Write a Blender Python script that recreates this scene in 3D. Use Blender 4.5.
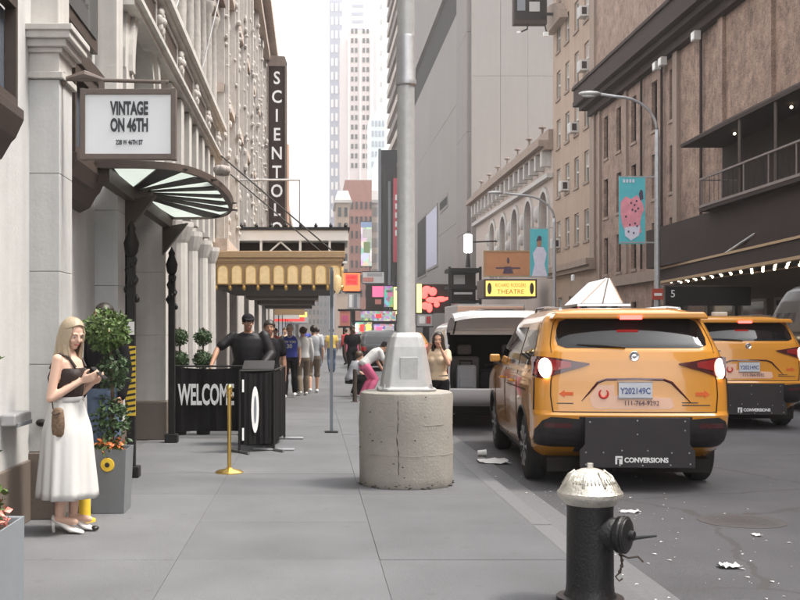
import bpy, bmesh, math, random
from mathutils import Vector, Matrix
R = math.radians
random.seed(46)
sc = bpy.context.scene
for o in list(bpy.data.objects): bpy.data.objects.remove(o, do_unlink=True)
COL = sc.collection

# ------------------------------------------------------------------ camera, sky, sun, exposure
EYE = 1.55                                   # eye height above the sidewalk (sidewalk is z = 0)
cam_d = bpy.data.cameras.new('camera'); cam = bpy.data.objects.new('camera', cam_d); COL.objects.link(cam)
cam.location = (0, 0, EYE); cam.rotation_euler = (R(90), 0, 0)
cam_d.lens = 49.5; cam_d.sensor_width = 36; cam_d.shift_x = .11; cam_d.shift_y = .04
cam_d.clip_start = .1; cam_d.clip_end = 6000
sc.camera = cam
SUN_EL, SUN_AZ = 58, 94                      # azimuth clockwise from +Y (down the street); 94 = from the right
world = bpy.data.worlds.new('World'); sc.world = world; world.use_nodes = True
wn = world.node_tree; wn.nodes.clear()
sky = wn.nodes.new('ShaderNodeTexSky'); sky.sky_type = 'NISHITA'; sky.sun_disc = False
sky.sun_elevation = R(SUN_EL); sky.sun_rotation = R(SUN_AZ); sky.air_density = 1.0; sky.dust_density = 2.5; sky.ozone_density = 1.0
hs = wn.nodes.new('ShaderNodeHueSaturation'); hs.inputs['Saturation'].default_value = .08
bgn = wn.nodes.new('ShaderNodeBackground'); bgn.inputs['Strength'].default_value = .15
wo = wn.nodes.new('ShaderNodeOutputWorld')
wn.links.new(sky.outputs[0], hs.inputs['Color']); wn.links.new(hs.outputs[0], bgn.inputs[0]); wn.links.new(bgn.outputs[0], wo.inputs[0])
sun_d = bpy.data.lights.new('sun', 'SUN'); sun_d.energy = 1.3; sun_d.angle = R(14); sun_d.color = (1, .93, .83)
sun = bpy.data.objects.new('sun', sun_d); COL.objects.link(sun)
sd = Vector((math.sin(R(SUN_AZ))*math.cos(R(SUN_EL)), math.cos(R(SUN_AZ))*math.cos(R(SUN_EL)), math.sin(R(SUN_EL))))
sun.rotation_euler = sd.to_track_quat('Z', 'Y').to_euler()
vs = sc.view_settings
vs.view_transform = 'Standard'; vs.look = 'None'; vs.gamma = 1; vs.exposure = 2.08
try: vs.use_curve_mapping = False
except Exception: pass

# ------------------------------------------------------------------ materials
M = {}
def mat(name, col, rough=.7, metal=0, var=.12, scale=3, bump=0., bscale=40, rnd=.0, coat=0, spec=.5, emit=None, es=0, stain=0., sscale=.6, streak=0.):
    m = bpy.data.materials.new(name); m.use_nodes = True; nt = m.node_tree
    b = nt.nodes['Principled BSDF']; L = nt.links.new; N = nt.nodes.new
    b.inputs['Roughness'].default_value = rough; b.inputs['Metallic'].default_value = metal
    b.inputs['Coat Weight'].default_value = coat; b.inputs['Coat Roughness'].default_value = .05
    b.inputs['Specular IOR Level'].default_value = spec
    b.inputs['Base Color'].default_value = (*col, 1)
    geo = N('ShaderNodeNewGeometry')
    if var or rnd or stain or streak:
        c = None
        hsv = N('ShaderNodeHueSaturation'); hsv.inputs['Color'].default_value = (*col, 1)
        val = N('ShaderNodeMath'); val.operation = 'ADD'; val.inputs[0].default_value = 1; val.inputs[1].default_value = 0
        last = val
        def addterm(sock, amp):
            nonlocal last
            mr = N('ShaderNodeMath'); mr.operation = 'MULTIPLY_ADD'; L(sock, mr.inputs[0]); mr.inputs[1].default_value = amp*2
            mr.inputs[2].default_value = -amp
            ad = N('ShaderNodeMath'); ad.operation = 'ADD'; L(last.outputs[0], ad.inputs[0]); L(mr.outputs[0], ad.inputs[1]); last = ad
        if var:
            n = N('ShaderNodeTexNoise'); n.inputs['Scale'].default_value = scale; n.inputs['Detail'].default_value = 6; n.inputs['Roughness'].default_value = .65
            L(geo.outputs['Position'], n.inputs['Vector']); addterm(n.outputs[0], var*1.6)
        if stain:
            n = N('ShaderNodeTexNoise'); n.inputs['Scale'].default_value = sscale; n.inputs['Detail'].default_value = 4
            L(geo.outputs['Position'], n.inputs['Vector']); addterm(n.outputs[0], stain*1.6)
        if streak:
            mp = N('ShaderNodeMapping'); mp.inputs['Scale'].default_value = (2.5, 2.5, .12); L(geo.outputs['Position'], mp.inputs['Vector'])
            n = N('ShaderNodeTexNoise'); n.inputs['Scale'].default_value = 1.6; n.inputs['Detail'].default_value = 5
            L(mp.outputs[0], n.inputs['Vector']); addterm(n.outputs[0], streak*1.6)
        if rnd:
            oi = N('ShaderNodeObjectInfo'); addterm(oi.outputs['Random'], rnd)
        L(last.outputs[0], hsv.inputs['Value']); L(hsv.outputs[0], b.inputs['Base Color'])
    if bump:
        n = N('ShaderNodeTexNoise'); n.inputs['Scale'].default_value = bscale; n.inputs['Detail'].default_value = 5
        L(geo.outputs['Position'], n.inputs['Vector'])
        bp = N('ShaderNodeBump'); bp.inputs['Strength'].default_value = bump; bp.inputs['Distance'].default_value = .02
        L(n.outputs[0], bp.inputs['Height']); L(bp.outputs[0], b.inputs['Normal'])
    if emit:
        b.inputs['Emission Color'].default_value = (*emit, 1); b.inputs['Emission Strength'].default_value = es
    M[name] = m
    return m
def brick_mat(name, c1, c2, mortar, bw=.22, rh=.075, stain=.3):
    m = bpy.data.materials.new(name); m.use_nodes = True; nt = m.node_tree; L = nt.links.new; N = nt.nodes.new
    b = nt.nodes['Principled BSDF']; b.inputs['Roughness'].default_value = .85
    geo = N('ShaderNodeNewGeometry'); sp = N('ShaderNodeSeparateXYZ'); L(geo.outputs['Position'], sp.inputs[0])
    ad = N('ShaderNodeMath'); L(sp.outputs[0], ad.inputs[0]); L(sp.outputs[1], ad.inputs[1])
    cb = N('ShaderNodeCombineXYZ'); L(ad.outputs[0], cb.inputs[0]); L(sp.outputs[2], cb.inputs[1])
    bt = N('ShaderNodeTexBrick'); bt.inputs['Scale'].default_value = 1; bt.inputs['Brick Width'].default_value = bw; bt.inputs['Row Height'].default_value = rh
    bt.inputs['Mortar Size'].default_value = .009; bt.inputs['Color1'].default_value = (*c1, 1); bt.inputs['Color2'].default_value = (*c2, 1); bt.inputs['Mortar'].default_value = (*mortar, 1)
    L(cb.outputs[0], bt.inputs['Vector'])
    val = None
    for s, a, st in ((1.3, .8, (1, 1, 1)), (4, .8, (1, 1, .8)), (16, 1.0, (1, 1, 1)), (.9, .4, (1, 1, .2))):
        mp = N('ShaderNodeMapping'); mp.inputs['Scale'].default_value = st; L(geo.outputs['Position'], mp.inputs[0])
        n = N('ShaderNodeTexNoise'); n.inputs['Scale'].default_value = s; n.inputs['Detail'].default_value = 6; L(mp.outputs[0], n.inputs['Vector'])
        mr = N('ShaderNodeMath'); mr.operation = 'MULTIPLY_ADD'; L(n.outputs[0], mr.inputs[0]); mr.inputs[1].default_value = a*stain*3; mr.inputs[2].default_value = -a*stain*1.5
        if val:
            q = N('ShaderNodeMath'); L(val.outputs[0], q.inputs[0]); L(mr.outputs[0], q.inputs[1]); val = q
        else:
            val = mr
    one = N('ShaderNodeMath'); L(val.outputs[0], one.inputs[0]); one.inputs[1].default_value = 1
    hsv = N('ShaderNodeHueSaturation'); L(bt.outputs[0], hsv.inputs['Color']); L(one.outputs[0], hsv.inputs['Value']); L(hsv.outputs[0], b.inputs['Base Color'])
    bp = N('ShaderNodeBump'); bp.inputs['Strength'].default_value = .4; bp.inputs['Distance'].default_value = .01; L(bt.outputs['Fac'], bp.inputs['Height']); bp.invert = True
    L(bp.outputs[0], b.inputs['Normal'])
    M[name] = m
def glass_mat(name, col, rough=.06, tr=0.0):
    m = mat(name, col, rough, 0, 0, spec=.8); b = m.node_tree.nodes['Principled BSDF']
    b.inputs['Transmission Weight'].default_value = tr; b.inputs['IOR'].default_value = 1.5
def asphalt():
    m = mat('asphalt', (.124, .122, .130), .88, 0, .22, 110, .8, 160, stain=.30, sscale=.7)
    nt = m.node_tree; L = nt.links.new; N = nt.nodes.new; b = nt.nodes['Principled BSDF']
    src = b.inputs['Base Color'].links[0].from_socket
    geo = N('ShaderNodeNewGeometry')
    v = N('ShaderNodeTexVoronoi'); v.inputs['Scale'].default_value = 9; L(geo.outputs['Position'], v.inputs['Vector'])
    lt = N('ShaderNodeMath'); lt.operation = 'LESS_THAN'; lt.inputs[1].default_value = .075; L(v.outputs['Distance'], lt.inputs[0])
    n2 = N('ShaderNodeTexNoise'); n2.inputs['Scale'].default_value = 1.1; L(geo.outputs['Position'], n2.inputs['Vector'])
    g = N('ShaderNodeMath'); g.operation = 'GREATER_THAN'; g.inputs[1].default_value = .55; L(n2.outputs[0], g.inputs[0])
    mu = N('ShaderNodeMath'); mu.operation = 'MULTIPLY'; L(lt.outputs[0], mu.inputs[0]); L(g.outputs[0], mu.inputs[1])
    mx = N('ShaderNodeMix'); mx.data_type = 'RGBA'; L(mu.outputs[0], mx.inputs[0]); L(src, mx.inputs[6]); mx.inputs[7].default_value = (.24, .23, .23, 1)
    # worn tar seams
    w = N('ShaderNodeTexVoronoi'); w.feature = 'DISTANCE_TO_EDGE'; w.inputs['Scale'].default_value = .32
    nn = N('ShaderNodeTexNoise'); nn.inputs['Scale'].default_value = 2.2; nn.inputs['Detail'].default_value = 5; L(geo.outputs['Position'], nn.inputs['Vector'])
    mm = N('ShaderNodeMix'); mm.data_type = 'RGBA'; mm.inputs[0].default_value = .25; L(geo.outputs['Position'], mm.inputs[6]); L(nn.outputs['Color'], mm.inputs[7])
    L(mm.outputs[2], w.inputs['Vector'])
    l2 = N('ShaderNodeMath'); l2.operation = 'LESS_THAN'; l2.inputs[1].default_value = .006; L(w.outputs['Distance'], l2.inputs[0])
    m3 = N('ShaderNodeMix'); m3.data_type = 'RGBA'; L(l2.outputs[0], m3.inputs[0]); L(mx.outputs[2], m3.inputs[6]); m3.inputs[7].default_value = (.105, .10, .10, 1)
    L(m3.outputs[2], b.inputs['Base Color'])
asphalt()
def sidewalk_mat():
    m = mat('concrete_slab', (.130, .132, .139), .85, 0, .09, 55, .35, 120, rnd=.09, stain=.20, sscale=1.1)
    nt = m.node_tree; L = nt.links.new; N = nt.nodes.new; b = nt.nodes['Principled BSDF']
    src = b.inputs['Base Color'].links[0].from_socket
    geo = N('ShaderNodeNewGeometry')
    v = N('ShaderNodeTexVoronoi'); v.inputs['Scale'].default_value = 3.0; L(geo.outputs['Position'], v.inputs['Vector'])
    n2 = N('ShaderNodeTexNoise'); n2.inputs['Scale'].default_value = 30; L(geo.outputs['Position'], n2.inputs['Vector'])
    sm = N('ShaderNodeMath'); sm.operation = 'MULTIPLY_ADD'; L(n2.outputs[0], sm.inputs[0]); sm.inputs[1].default_value = .05; L(v.outputs['Distance'], sm.inputs[2])
    lt = N('ShaderNodeMath'); lt.operation = 'LESS_THAN'; lt.inputs[1].default_value = .125; L(sm.outputs[0], lt.inputs[0])
    mu = N('ShaderNodeMath'); mu.operation = 'MULTIPLY'; L(lt.outputs[0], mu.inputs[0]); mu.inputs[1].default_value = .55
    mx = N('ShaderNodeMix'); mx.data_type = 'RGBA'; L(mu.outputs[0], mx.inputs[0]); L(src, mx.inputs[6]); mx.inputs[7].default_value = (.10, .10, .10, 1)
    L(mx.outputs[2], b.inputs['Base Color'])
sidewalk_mat()
def canopy_glass():
    m = mat('canopy_glass', (.62, .66, .63), .35, 0, .1, 3); nt = m.node_tree; b = nt.nodes['Principled BSDF']
    tr = nt.nodes.new('ShaderNodeBsdfTranslucent'); tr.inputs[0].default_value = (.80, .85, .82, 1); mx = nt.nodes.new('ShaderNodeMixShader'); mx.inputs[0].default_value = .65
    out = [n for n in nt.nodes if n.type == 'OUTPUT_MATERIAL'][0]; nt.links.new(b.outputs[0], mx.inputs[1]); nt.links.new(tr.outputs[0], mx.inputs[2]); nt.links.new(mx.outputs[0], out.inputs[0])
mat('joint', (.12, .12, .125), .95)
mat('kerb', (.145, .145, .15), .8, var=.15, scale=25, rnd=.08, bump=.2)
mat('stone', (.47, .45, .425), .8, var=.12, scale=6, stain=.14, streak=.22, bump=.08)
mat('stone_shaft', (.47, .47, .465), .75, var=.09, scale=5, stain=.11, streak=.17, bump=.12, bscale=30)
mat('stone_carved', (.40, .375, .35), .85, var=.2, scale=9, bump=.7, bscale=14, streak=.12)
mat('stone_dirty', (.32, .285, .26), .85, var=.2, scale=7, bump=.4, bscale=20, streak=.18)
mat('granite', (.155, .125, .105), .5, var=.18, scale=40, stain=.12)
mat('bronze', (.075, .055, .045), .5, .3, var=.2, scale=8)
mat('brown_stone', (.19, .15, .13), .8, var=.15, scale=6, streak=.2)
mat('iron', (.018, .017, .017), .5, .1, var=.2, scale=20, spec=.3)
mat('dark', (.022, .018, .018), .8, var=.1, spec=.15)
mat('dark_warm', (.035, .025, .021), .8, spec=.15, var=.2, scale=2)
glass_mat('pane', (.022, .024, .028)); M['pane'].node_tree.nodes['Principled BSDF'].inputs['Specular IOR Level'].default_value = .4; glass_mat('pane_blue', (.10, .12, .15), .12)
canopy_glass(); glass_mat('car_glass', (.012, .011, .012), .03); M['car_glass'].node_tree.nodes['Principled BSDF'].inputs['Specular IOR Level'].default_value = .38
mat('sign_white', (.74, .76, .78), .35, var=.02)
mat('sign_frame', (.13, .10, .085), .55, var=.15, scale=12)
mat('ink', (.04, .045, .05), .6, var=0)
mat('white', (.80, .79, .77), .5, var=.05)
mat('white_letters', (.85, .85, .85), .5, var=0)
mat('gold', (.62, .40, .13), .35, .75, var=.12, scale=20)
mat('brass', (.75, .52, .16), .25, .9, var=.08)
mat('gold_paint', (.42, .28, .15), .5, .2, var=.15, scale=12)
mat('lunette', (.40, .29, .16), .5, var=.4, scale=9, emit=(1, .72, .36), es=.10)
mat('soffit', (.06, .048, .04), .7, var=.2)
mat('galvanised', (.42, .42, .43), .45, .6, var=.22, scale=5, stain=.15, streak=.15, bump=.06)
mat('pole_paint', (.46, .46, .455), .5, .35, var=.12, scale=14, streak=.16, bump=.08)
mat('drum_concrete', (.315, .295, .262), .88, var=.08, scale=14, stain=.12, sscale=2.2, bump=.3, bscale=45)
mat('crack', (.05, .045, .04), .95, var=0)
mat('hydrant_black', (.012, .012, .013), .42, .2, var=.25, scale=20, bump=.25, bscale=60)
mat('hydrant_silver', (.68, .65, .58), .33, .75, var=.22, scale=22, bump=.4, bscale=50)
mat('planter_grey', (.16, .17, .18), .7, var=.08, scale=10, stain=.06, sscale=2)
mat('planter_light', (.20, .22, .24), .7, var=.08, scale=10)
mat('soil', (.05, .035, .025), .95, var=.3, scale=60, bump=1)
def leaf_mat(name, col, v=.35):
    m = mat(name, col, .55, 0, 0); nt = m.node_tree; b = nt.nodes['Principled BSDF']
    oi = nt.nodes.new('ShaderNodeNewGeometry'); hsv = nt.nodes.new('ShaderNodeHueSaturation'); hsv.inputs['Color'].default_value = (*col, 1)
    mr = nt.nodes.new('ShaderNodeMath'); mr.operation = 'MULTIPLY_ADD'; mr.inputs[1].default_value = 2*v; mr.inputs[2].default_value = 1-v
    nt.links.new(oi.outputs['Random Per Island'], mr.inputs[0]); nt.links.new(mr.outputs[0], hsv.inputs['Value']); nt.links.new(hsv.outputs[0], b.inputs['Base Color'])
    b.inputs['Subsurface Weight'].default_value = 0
leaf_mat('leaf', (.085, .14, .035)); leaf_mat('leaf_dark', (.035, .07, .022)); leaf_mat('leaf_pale', (.13, .19, .06))
leaf_mat('petal_red', (.6, .06, .03)); leaf_mat('petal_orange', (.75, .20, .05)); leaf_mat('petal_pink', (.7, .25, .2))
mat('bark', (.09, .06, .04), .9, var=.3, scale=20)
mat('taxi_yellow', (.70, .295, .030), .24, 0, .03, 2, coat=1)
mat('car_white', (.72, .71, .72), .28, 0, .02, coat=.9)
mat('car_black', (.010, .010, .011), .35, 0, 0, coat=.25)
mat('car_plastic', (.022, .020, .021), .6, var=.1, scale=30)
mat('panel_black', (.036, .031, .033), .5, spec=.3, var=.12, scale=6)
mat('tyre', (.014, .013, .013), .85, var=.15, scale=40)
mat('rim', (.32, .32, .33), .3, .9, var=.1)
mat('chrome', (.75, .75, .76), .12, 1, 0)
mat('lamp_red', (.30, .012, .015), .12, 0, 0, coat=1)
mat('lamp_dark', (.07, .008, .010), .1, 0, 0, coat=1)
mat('lamp_lit', (1, .6, .5), .3, 0, 0, emit=(1, .50, .38), es=4.0)
mat('lamp_lit_red', (1, .1, .08), .3, 0, 0, emit=(1, .06, .05), es=1.6)
mat('bulb', (1, .9, .7), .4, 0, 0, emit=(1, .82, .55), es=1.4)
mat('lamp_white', (1, 1, 1), .4, 0, 0, emit=(1, .96, .88), es=1.6)
mat('topper', (.80, .81, .84), .3, 0, .05, emit=(1, 1, 1), es=.06)
mat('plate', (.62, .64, .68), .45, var=.05)
mat('plate_ink', (.10, .13, .30), .6, var=0)
mat('decal_orange', (.70, .12, .015), .5, var=0); mat('decal_red', (.55, .03, .02), .5, var=0); mat('pale_pink', (.80, .50, .36), .4, var=.04)
mat('banner_black', (.012, .011, .012), .85, spec=.12, var=.15, scale=8, bump=.2, bscale=6)
mat('steel', (.55, .55, .56), .3, .9, var=.1)
for n, c in dict(skin=(.56, .33, .235), skin_tan=(.40, .215, .14), skin_dark=(.13, .065, .04), skin_pale=(.66, .43, .33)).items():
    m = mat(n, c, .5, 0, .05, 30, spec=.35)
mat('hair_blond', (.36, .29, .20), .5, var=.22, scale=60); mat('hair_dark', (.025, .018, .014), .5, var=.2, scale=40); mat('hair_grey', (.5, .48, .46), .6, var=.2, scale=40)
mat('hair_brown', (.08, .045, .025), .5, var=.2, scale=40)
mat('cloth_black', (.012, .011, .013), .85, spec=.15, var=.2, scale=12, bump=.15, bscale=18); mat('cloth_black_shine', (.013, .012, .014), .5, spec=.25, var=.2, scale=12, bump=.2, bscale=14)
mat('cloth_white', (.58, .575, .56), .8, var=.03, bump=.1, bscale=25); mat('cloth_grey', (.38, .39, .42), .85, var=.08); mat('cloth_blue', (.035, .055, .36), .7, var=.08)
mat('cloth_denim', (.10, .14, .22), .85, var=.15, scale=20); mat('cloth_khaki', (.17, .13, .09), .85, var=.1); mat('cloth_pink', (.75, .16, .30), .8, var=.08)
mat('cloth_red', (.45, .04, .04), .8, var=.08); mat('cloth_cream', (.68, .52, .36), .8, var=.06); mat('cloth_green', (.10, .16, .10), .8, var=.08); mat('cloth_yellow', (.65, .45, .10), .8, var=.08)
mat('lace', (.028, .016, .013), .7, var=.5, scale=55); mat('leopard', (.16, .10, .06), .6, var=.9, scale=45)
mat('shoe_white', (.80, .78, .75), .35, var=.02); mat('shoe_black', (.015, .014, .014), .4, var=0); mat('lip', (.45, .09, .09), .4, var=0); mat('eye_white', (.75, .73, .7), .2, var=0)
mat('hazard_yellow', (.75, .50, .04), .55, var=.1, scale=12); mat('hazard_black', (.02, .02, .02), .6, var=0)
brick_mat('brick_brown', (.295, .192, .142), (.235, .152, .116), (.25, .185, .15), stain=.62)
brick_mat('brick_wing', (.29, .192, .146), (.25, .165, .126), (.25, .19, .16), stain=.5)
brick_mat('brick_red', (.28, .10, .075), (.24, .09, .07), (.25, .15, .12), stain=.3)
mat('tan_render', (.355, .262, .200), .85, var=.08, scale=4, stain=.10, streak=.14, bump=.15)
mat('tan_trim', (.27, .205, .165), .85, var=.12, scale=6, streak=.2)
mat('terracotta', (.45, .375, .33), .85, var=.18, scale=7, bump=.5, bscale=10, streak=.12)
mat('terracotta_pale', (.46, .43, .405), .85, var=.15, scale=7, bump=.4, bscale=10, streak=.10)
mat('grey_concrete', (.245, .222, .208), .9, var=.04, scale=1.2, stain=.05, sscale=.12, rnd=.018, streak=.05)
mat('grey_pier', (.215, .195, .185), .9, var=.08, scale=1.5, streak=.14)
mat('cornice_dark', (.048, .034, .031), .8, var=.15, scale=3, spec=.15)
mat('tower_blue', (.34, .36, .44), .6, var=.05); mat('tower_pink', (.74, .64, .62), .8, var=.04); mat('tower_white', (.80, .78, .76), .8, var=.04); mat('tower_green', (.62, .72, .70), .3, var=.05)
mat('ac_box', (.55, .53, .50), .6, var=.15, scale=10); mat('curtain', (.42, .38, .35), .8, var=.2, scale=6)
mat('banner_teal', (.10, .50, .56), .6, var=.10, scale=4); mat('banner_pink', (.78, .30, .36), .6, var=.25, scale=4); mat('banner_pale', (.70, .68, .80), .6, var=.15, scale=8); mat('banner_ink', (.08, .05, .09), .6, var=0)
mat('poster_orange', (.52, .24, .11), .6, var=.15, scale=2); mat('marquee_yellow', (.85, .55, .10), .5, 0, .05, emit=(1, .66, .16), es=.30); mat('rust_red', (.45, .06, .03), .6, var=0)
mat('sign_red', (.62, .04, .04), .5, 0, .05, emit=(1, .06, .05), es=.25); mat('sign_orange', (.80, .13, .03), .5, 0, .05, emit=(1, .18, .05), es=.35); mat('neon_red', (.9, .05, .05), .5, 0, 0, emit=(1, .06, .05), es=1.3)
mat('neon_yellow', (.9, .8, .2), .5, 0, .1, emit=(.9, .85, .25), es=.5); mat('sign_pink', (.80, .12, .25), .5, 0, .08, emit=(1, .15, .3), es=.25)
mat('screen_blue', (.20, .28, .45), .4, 0, .3, 3); mat('lilac_panel', (.36, .35, .47), .5, var=.06); mat('red_banner', (.55, .06, .09), .7, var=.08); mat('billboard_mix', (.45, .42, .22), .6, 0, .6, 1.5)
mat('shop_awning', (.55, .38, .14), .7, var=.2); mat('paper', (.72, .71, .69), .8, var=.06); mat('cover_iron', (.115, .11, .11), .6, .5, var=.2, scale=30)
mat('rail_brown', (.20, .165, .15), .7, var=.2, scale=6)
mat('truck_grey', (.45, .44, .43), .6, var=.08); mat('seat_grey', (.20, .18, .18), .8, var=.1)

def screen_mat(name, scale, es, sat=.8):
    m = bpy.data.materials.new(name); m.use_nodes = True; nt = m.node_tree; L = nt.links.new; N = nt.nodes.new; b = nt.nodes['Principled BSDF']
    g = N('ShaderNodeNewGeometry'); v = N('ShaderNodeTexVoronoi'); v.inputs['Scale'].default_value = scale; L(g.outputs['Position'], v.inputs['Vector'])
    h = N('ShaderNodeHueSaturation'); h.inputs['Saturation'].default_value = sat; h.inputs['Value'].default_value = .7; L(v.outputs['Color'], h.inputs['Color'])
    L(h.outputs[0], b.inputs['Base Color']); L(h.outputs[0], b.inputs['Emission Color']); b.inputs['Emission Strength'].default_value = es; M[name] = m
screen_mat('screen_busy', 1.3, .12); screen_mat('screen_far', .55, .1, .6); screen_mat('shop_busy', 3.5, .15, .7)
# ------------------------------------------------------------------ mesh builders
ORG = {}
class MB:
    def __init__(s): s.v = []; s.f = []
    def add(s, vs, fs):
        n = len(s.v); s.v += [tuple(p) for p in vs]; s.f += [tuple(i+n for i in f) for f in fs]; return s
    def box(s, x0, x1, y0, y1, z0, z1):
        return s.add([(x0,y0,z0),(x1,y0,z0),(x1,y1,z0),(x0,y1,z0),(x0,y0,z1),(x1,y0,z1),(x1,y1,z1),(x0,y1,z1)],
                     [(0,3,2,1),(4,5,6,7),(0,1,5,4),(1,2,6,5),(2,3,7,6),(3,0,4,7)])
    def cbox(s, c, size): return s.box(c[0]-size[0]/2, c[0]+size[0]/2, c[1]-size[1]/2, c[1]+size[1]/2, c[2]-size[2]/2, c[2]+size[2]/2)
    def loft(s, rings, cap=True, closed=True):
        n = len(rings[0]); base = len(s.v)
        for r in rings: s.v += [tuple(p) for p in r]
        m = n if closed else n-1
        for i in range(len(rings)-1):
            for j in range(m):
                a = base+i*n+j; b = base+i*n+(j+1) % n
                s.f.append((a, b, b+n, a+n))
        if cap:
            s.f.append(tuple(base+j for j in reversed(range(n)))); s.f.append(tuple(base+(len(rings)-1)*n+j for j in range(n)))
        return s
    def prism(s, poly, axis, a, b):
        mk = {'x': lambda p, t: (t, p[0], p[1]), 'y': lambda p, t: (p[0], t, p[1]), 'z': lambda p, t: (p[0], p[1], t)}[axis]
        return s.loft([[mk(p, a) for p in poly], [mk(p, b) for p in poly]])
    def tube(s, pts, r, n=8, cap=True):
        pts = [Vector(p) for p in pts]; rs = r if isinstance(r, (list, tuple)) else [r]*len(pts); rings = []
        up = None
        for i, p in enumerate(pts):
            t = (pts[min(i+1, len(pts)-1)]-pts[max(i-1, 0)]).normalized()
            if up is None: up = Vector((0, 0, 1)) if abs(t.z) < .9 else Vector((1, 0, 0))
            u = t.cross(up).normalized(); w = u.cross(t).normalized(); up = w
            rings.append([p+u*math.cos(2*math.pi*k/n)*rs[i]+w*math.sin(2*math.pi*k/n)*rs[i] for k in range(n)])
        return s.loft(rings, cap)
    def lathe(s, prof, c=(0, 0, 0), n=24, axis='z', cap=True):
        rings = []
        for r, h in prof:
            ring = []
            for k in range(n):
                a = 2*math.pi*k/n; u, w = r*math.cos(a), r*math.sin(a)
                ring.append({'z': (c[0]+u, c[1]+w, c[2]+h), 'x': (c[0]+h, c[1]+u, c[2]+w), 'y': (c[0]+w, c[1]+h, c[2]+u)}[axis])
            rings.append(ring)
        return s.loft(rings, cap)
    def ell(s, c, r, n=12, m=8, rot=None):
        rings = []
        for i in range(m+1):
            t = math.pi*(i+.0001 if i == 0 else i-.0001 if i == m else i)/m; ring = []
            for k in range(n):
                a = 2*math.pi*k/n; p = Vector((r[0]*math.sin(t)*math.cos(a), r[1]*math.sin(t)*math.sin(a), -r[2]*math.cos(t)))
                if rot: p = rot @ p
                ring.append((c[0]+p.x, c[1]+p.y, c[2]+p.z))
            rings.append(ring)
        return s.loft(rings)
    def cap(s, p0, r0, p1, r1, n=10):       # tapered capsule
        p0, p1 = Vector(p0), Vector(p1); d = (p1-p0)
        if d.length < 1e-6: return s
        t = d.normalized(); L = d.length
        prof = [(-r0*.98, r0*.2), (-r0*.7, r0*.71), (0, r0), (L*.5, (r0+r1)/2), (L, r1), (L+r1*.7, r1*.71), (L+r1*.98, r1*.2)]
        up = Vector((0, 0, 1)) if abs(t.z) < .9 else Vector((1, 0, 0)); u = t.cross(up).normalized(); w = u.cross(t)
        return s.loft([[p0+t*h+(u*math.cos(2*math.pi*k/n)+w*math.sin(2*math.pi*k/n))*r for k in range(n)] for h, r in prof])
    def quad(s, a, b, c, d): return s.add([a, b, c, d], [(0, 1, 2, 3)])
    def mesh(s, name, m, off=None, smooth=False):
        me = bpy.data.meshes.new(name)
        vs = s.v if off is None else [(p[0]-off[0], p[1]-off[1], p[2]-off[2]) for p in s.v]
        me.from_pydata(vs, [], s.f); me.materials.append(M[m] if isinstance(m, str) else m); me.update()
        bm = bmesh.new(); bm.from_mesh(me); bmesh.ops.recalc_face_normals(bm, faces=bm.faces); bm.to_mesh(me); bm.free()
        if smooth: me.shade_smooth()
        return me
    def build(s, name, m, parent=None, smooth=False, bevel=0, auto=None, local=False):
        off = None if (parent is None or local) else ORG.get(parent.name)
        me = s.mesh(name, m, off, smooth)
        o = bpy.data.objects.new(name, me); COL.objects.link(o)
        if parent is not None:
            o.parent = parent
            if parent.name in ORG: ORG[o.name] = ORG[parent.name]
        if bevel:
            b = o.modifiers.new('bevel', 'BEVEL'); b.width = bevel; b.segments = 2; b.limit_method = 'ANGLE'; b.angle_limit = R(35)
        if smooth and auto:
            try: me.set_sharp_from_angle(angle=R(auto))
            except Exception: pass
        return o
def B(*a): return MB().box(*a)
LABELS = set()
def tag(o, label, cat, group=None, kind=None):
    o['label'] = label; o['category'] = cat
    if group: o['group'] = group
    if kind: o['kind'] = kind
    return o
def thing(name, label, cat, loc=(0, 0, 0), rz=0, group=None):
    o = bpy.data.objects.new(name, None); COL.objects.link(o); o.location = loc; o.rotation_euler = (0, 0, R(rz)); o.empty_display_size = .1
    ORG[o.name] = Vector(loc) if rz == 0 else Vector((0, 0, 0))
    return tag(o, label, cat, group)
def struct(name, mb, m, **k):
    o = mb.build(name, m, **k); o['kind'] = 'structure'; return o
def inst(src, name, parent, loc, rz=0, scale=None, mat_=None):
    o = bpy.data.objects.new(name, src.data if hasattr(src, 'data') else src); COL.objects.link(o); o.parent = parent
    off = ORG.get(parent.name, Vector((0, 0, 0))) if parent else Vector((0, 0, 0))
    o.location = Vector(loc)-off; o.rotation_euler = (0, 0, rz)
    if scale: o.scale = scale
    return o
def instL(me, name, parent, loc, rot=(0, 0, 0), scale=None):
    o = bpy.data.objects.new(name, me); COL.objects.link(o); o.parent = parent; o.location = loc; o.rotation_euler = rot
    if scale: o.scale = scale
    return o
def copy_tree(o, parent=None):
    c = o.copy(); COL.objects.link(c); c.parent = parent
    for ch in [x for x in bpy.data.objects if x.parent == o]: copy_tree(ch, c)
    return c
def text(name, s, m, parent, loc, size, rot=(90, 0, 0), extrude=.004, xs=1, bold=0, align='CENTER', local=False):
    cu = bpy.data.curves.new(name, 'FONT'); cu.body = s; cu.size = size; cu.extrude = extrude; cu.offset = bold; cu.align_x = align; cu.align_y = 'CENTER'; cu.resolution_u = 3
    t = bpy.data.objects.new(name, cu); COL.objects.link(t)
    dg = bpy.context.evaluated_depsgraph_get(); me = bpy.data.meshes.new_from_object(t.evaluated_get(dg)); bpy.data.objects.remove(t)
    me.materials.clear(); me.materials.append(M[m])
    o = bpy.data.objects.new(name, me); COL.objects.link(o); o.parent = parent
    off = ORG.get(parent.name, Vector((0, 0, 0))) if parent and not local else Vector((0, 0, 0))
    o.location = Vector(loc)-off; o.rotation_euler = tuple(R(a) for a in rot); o.scale = (xs, 1, 1)
    return o
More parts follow.
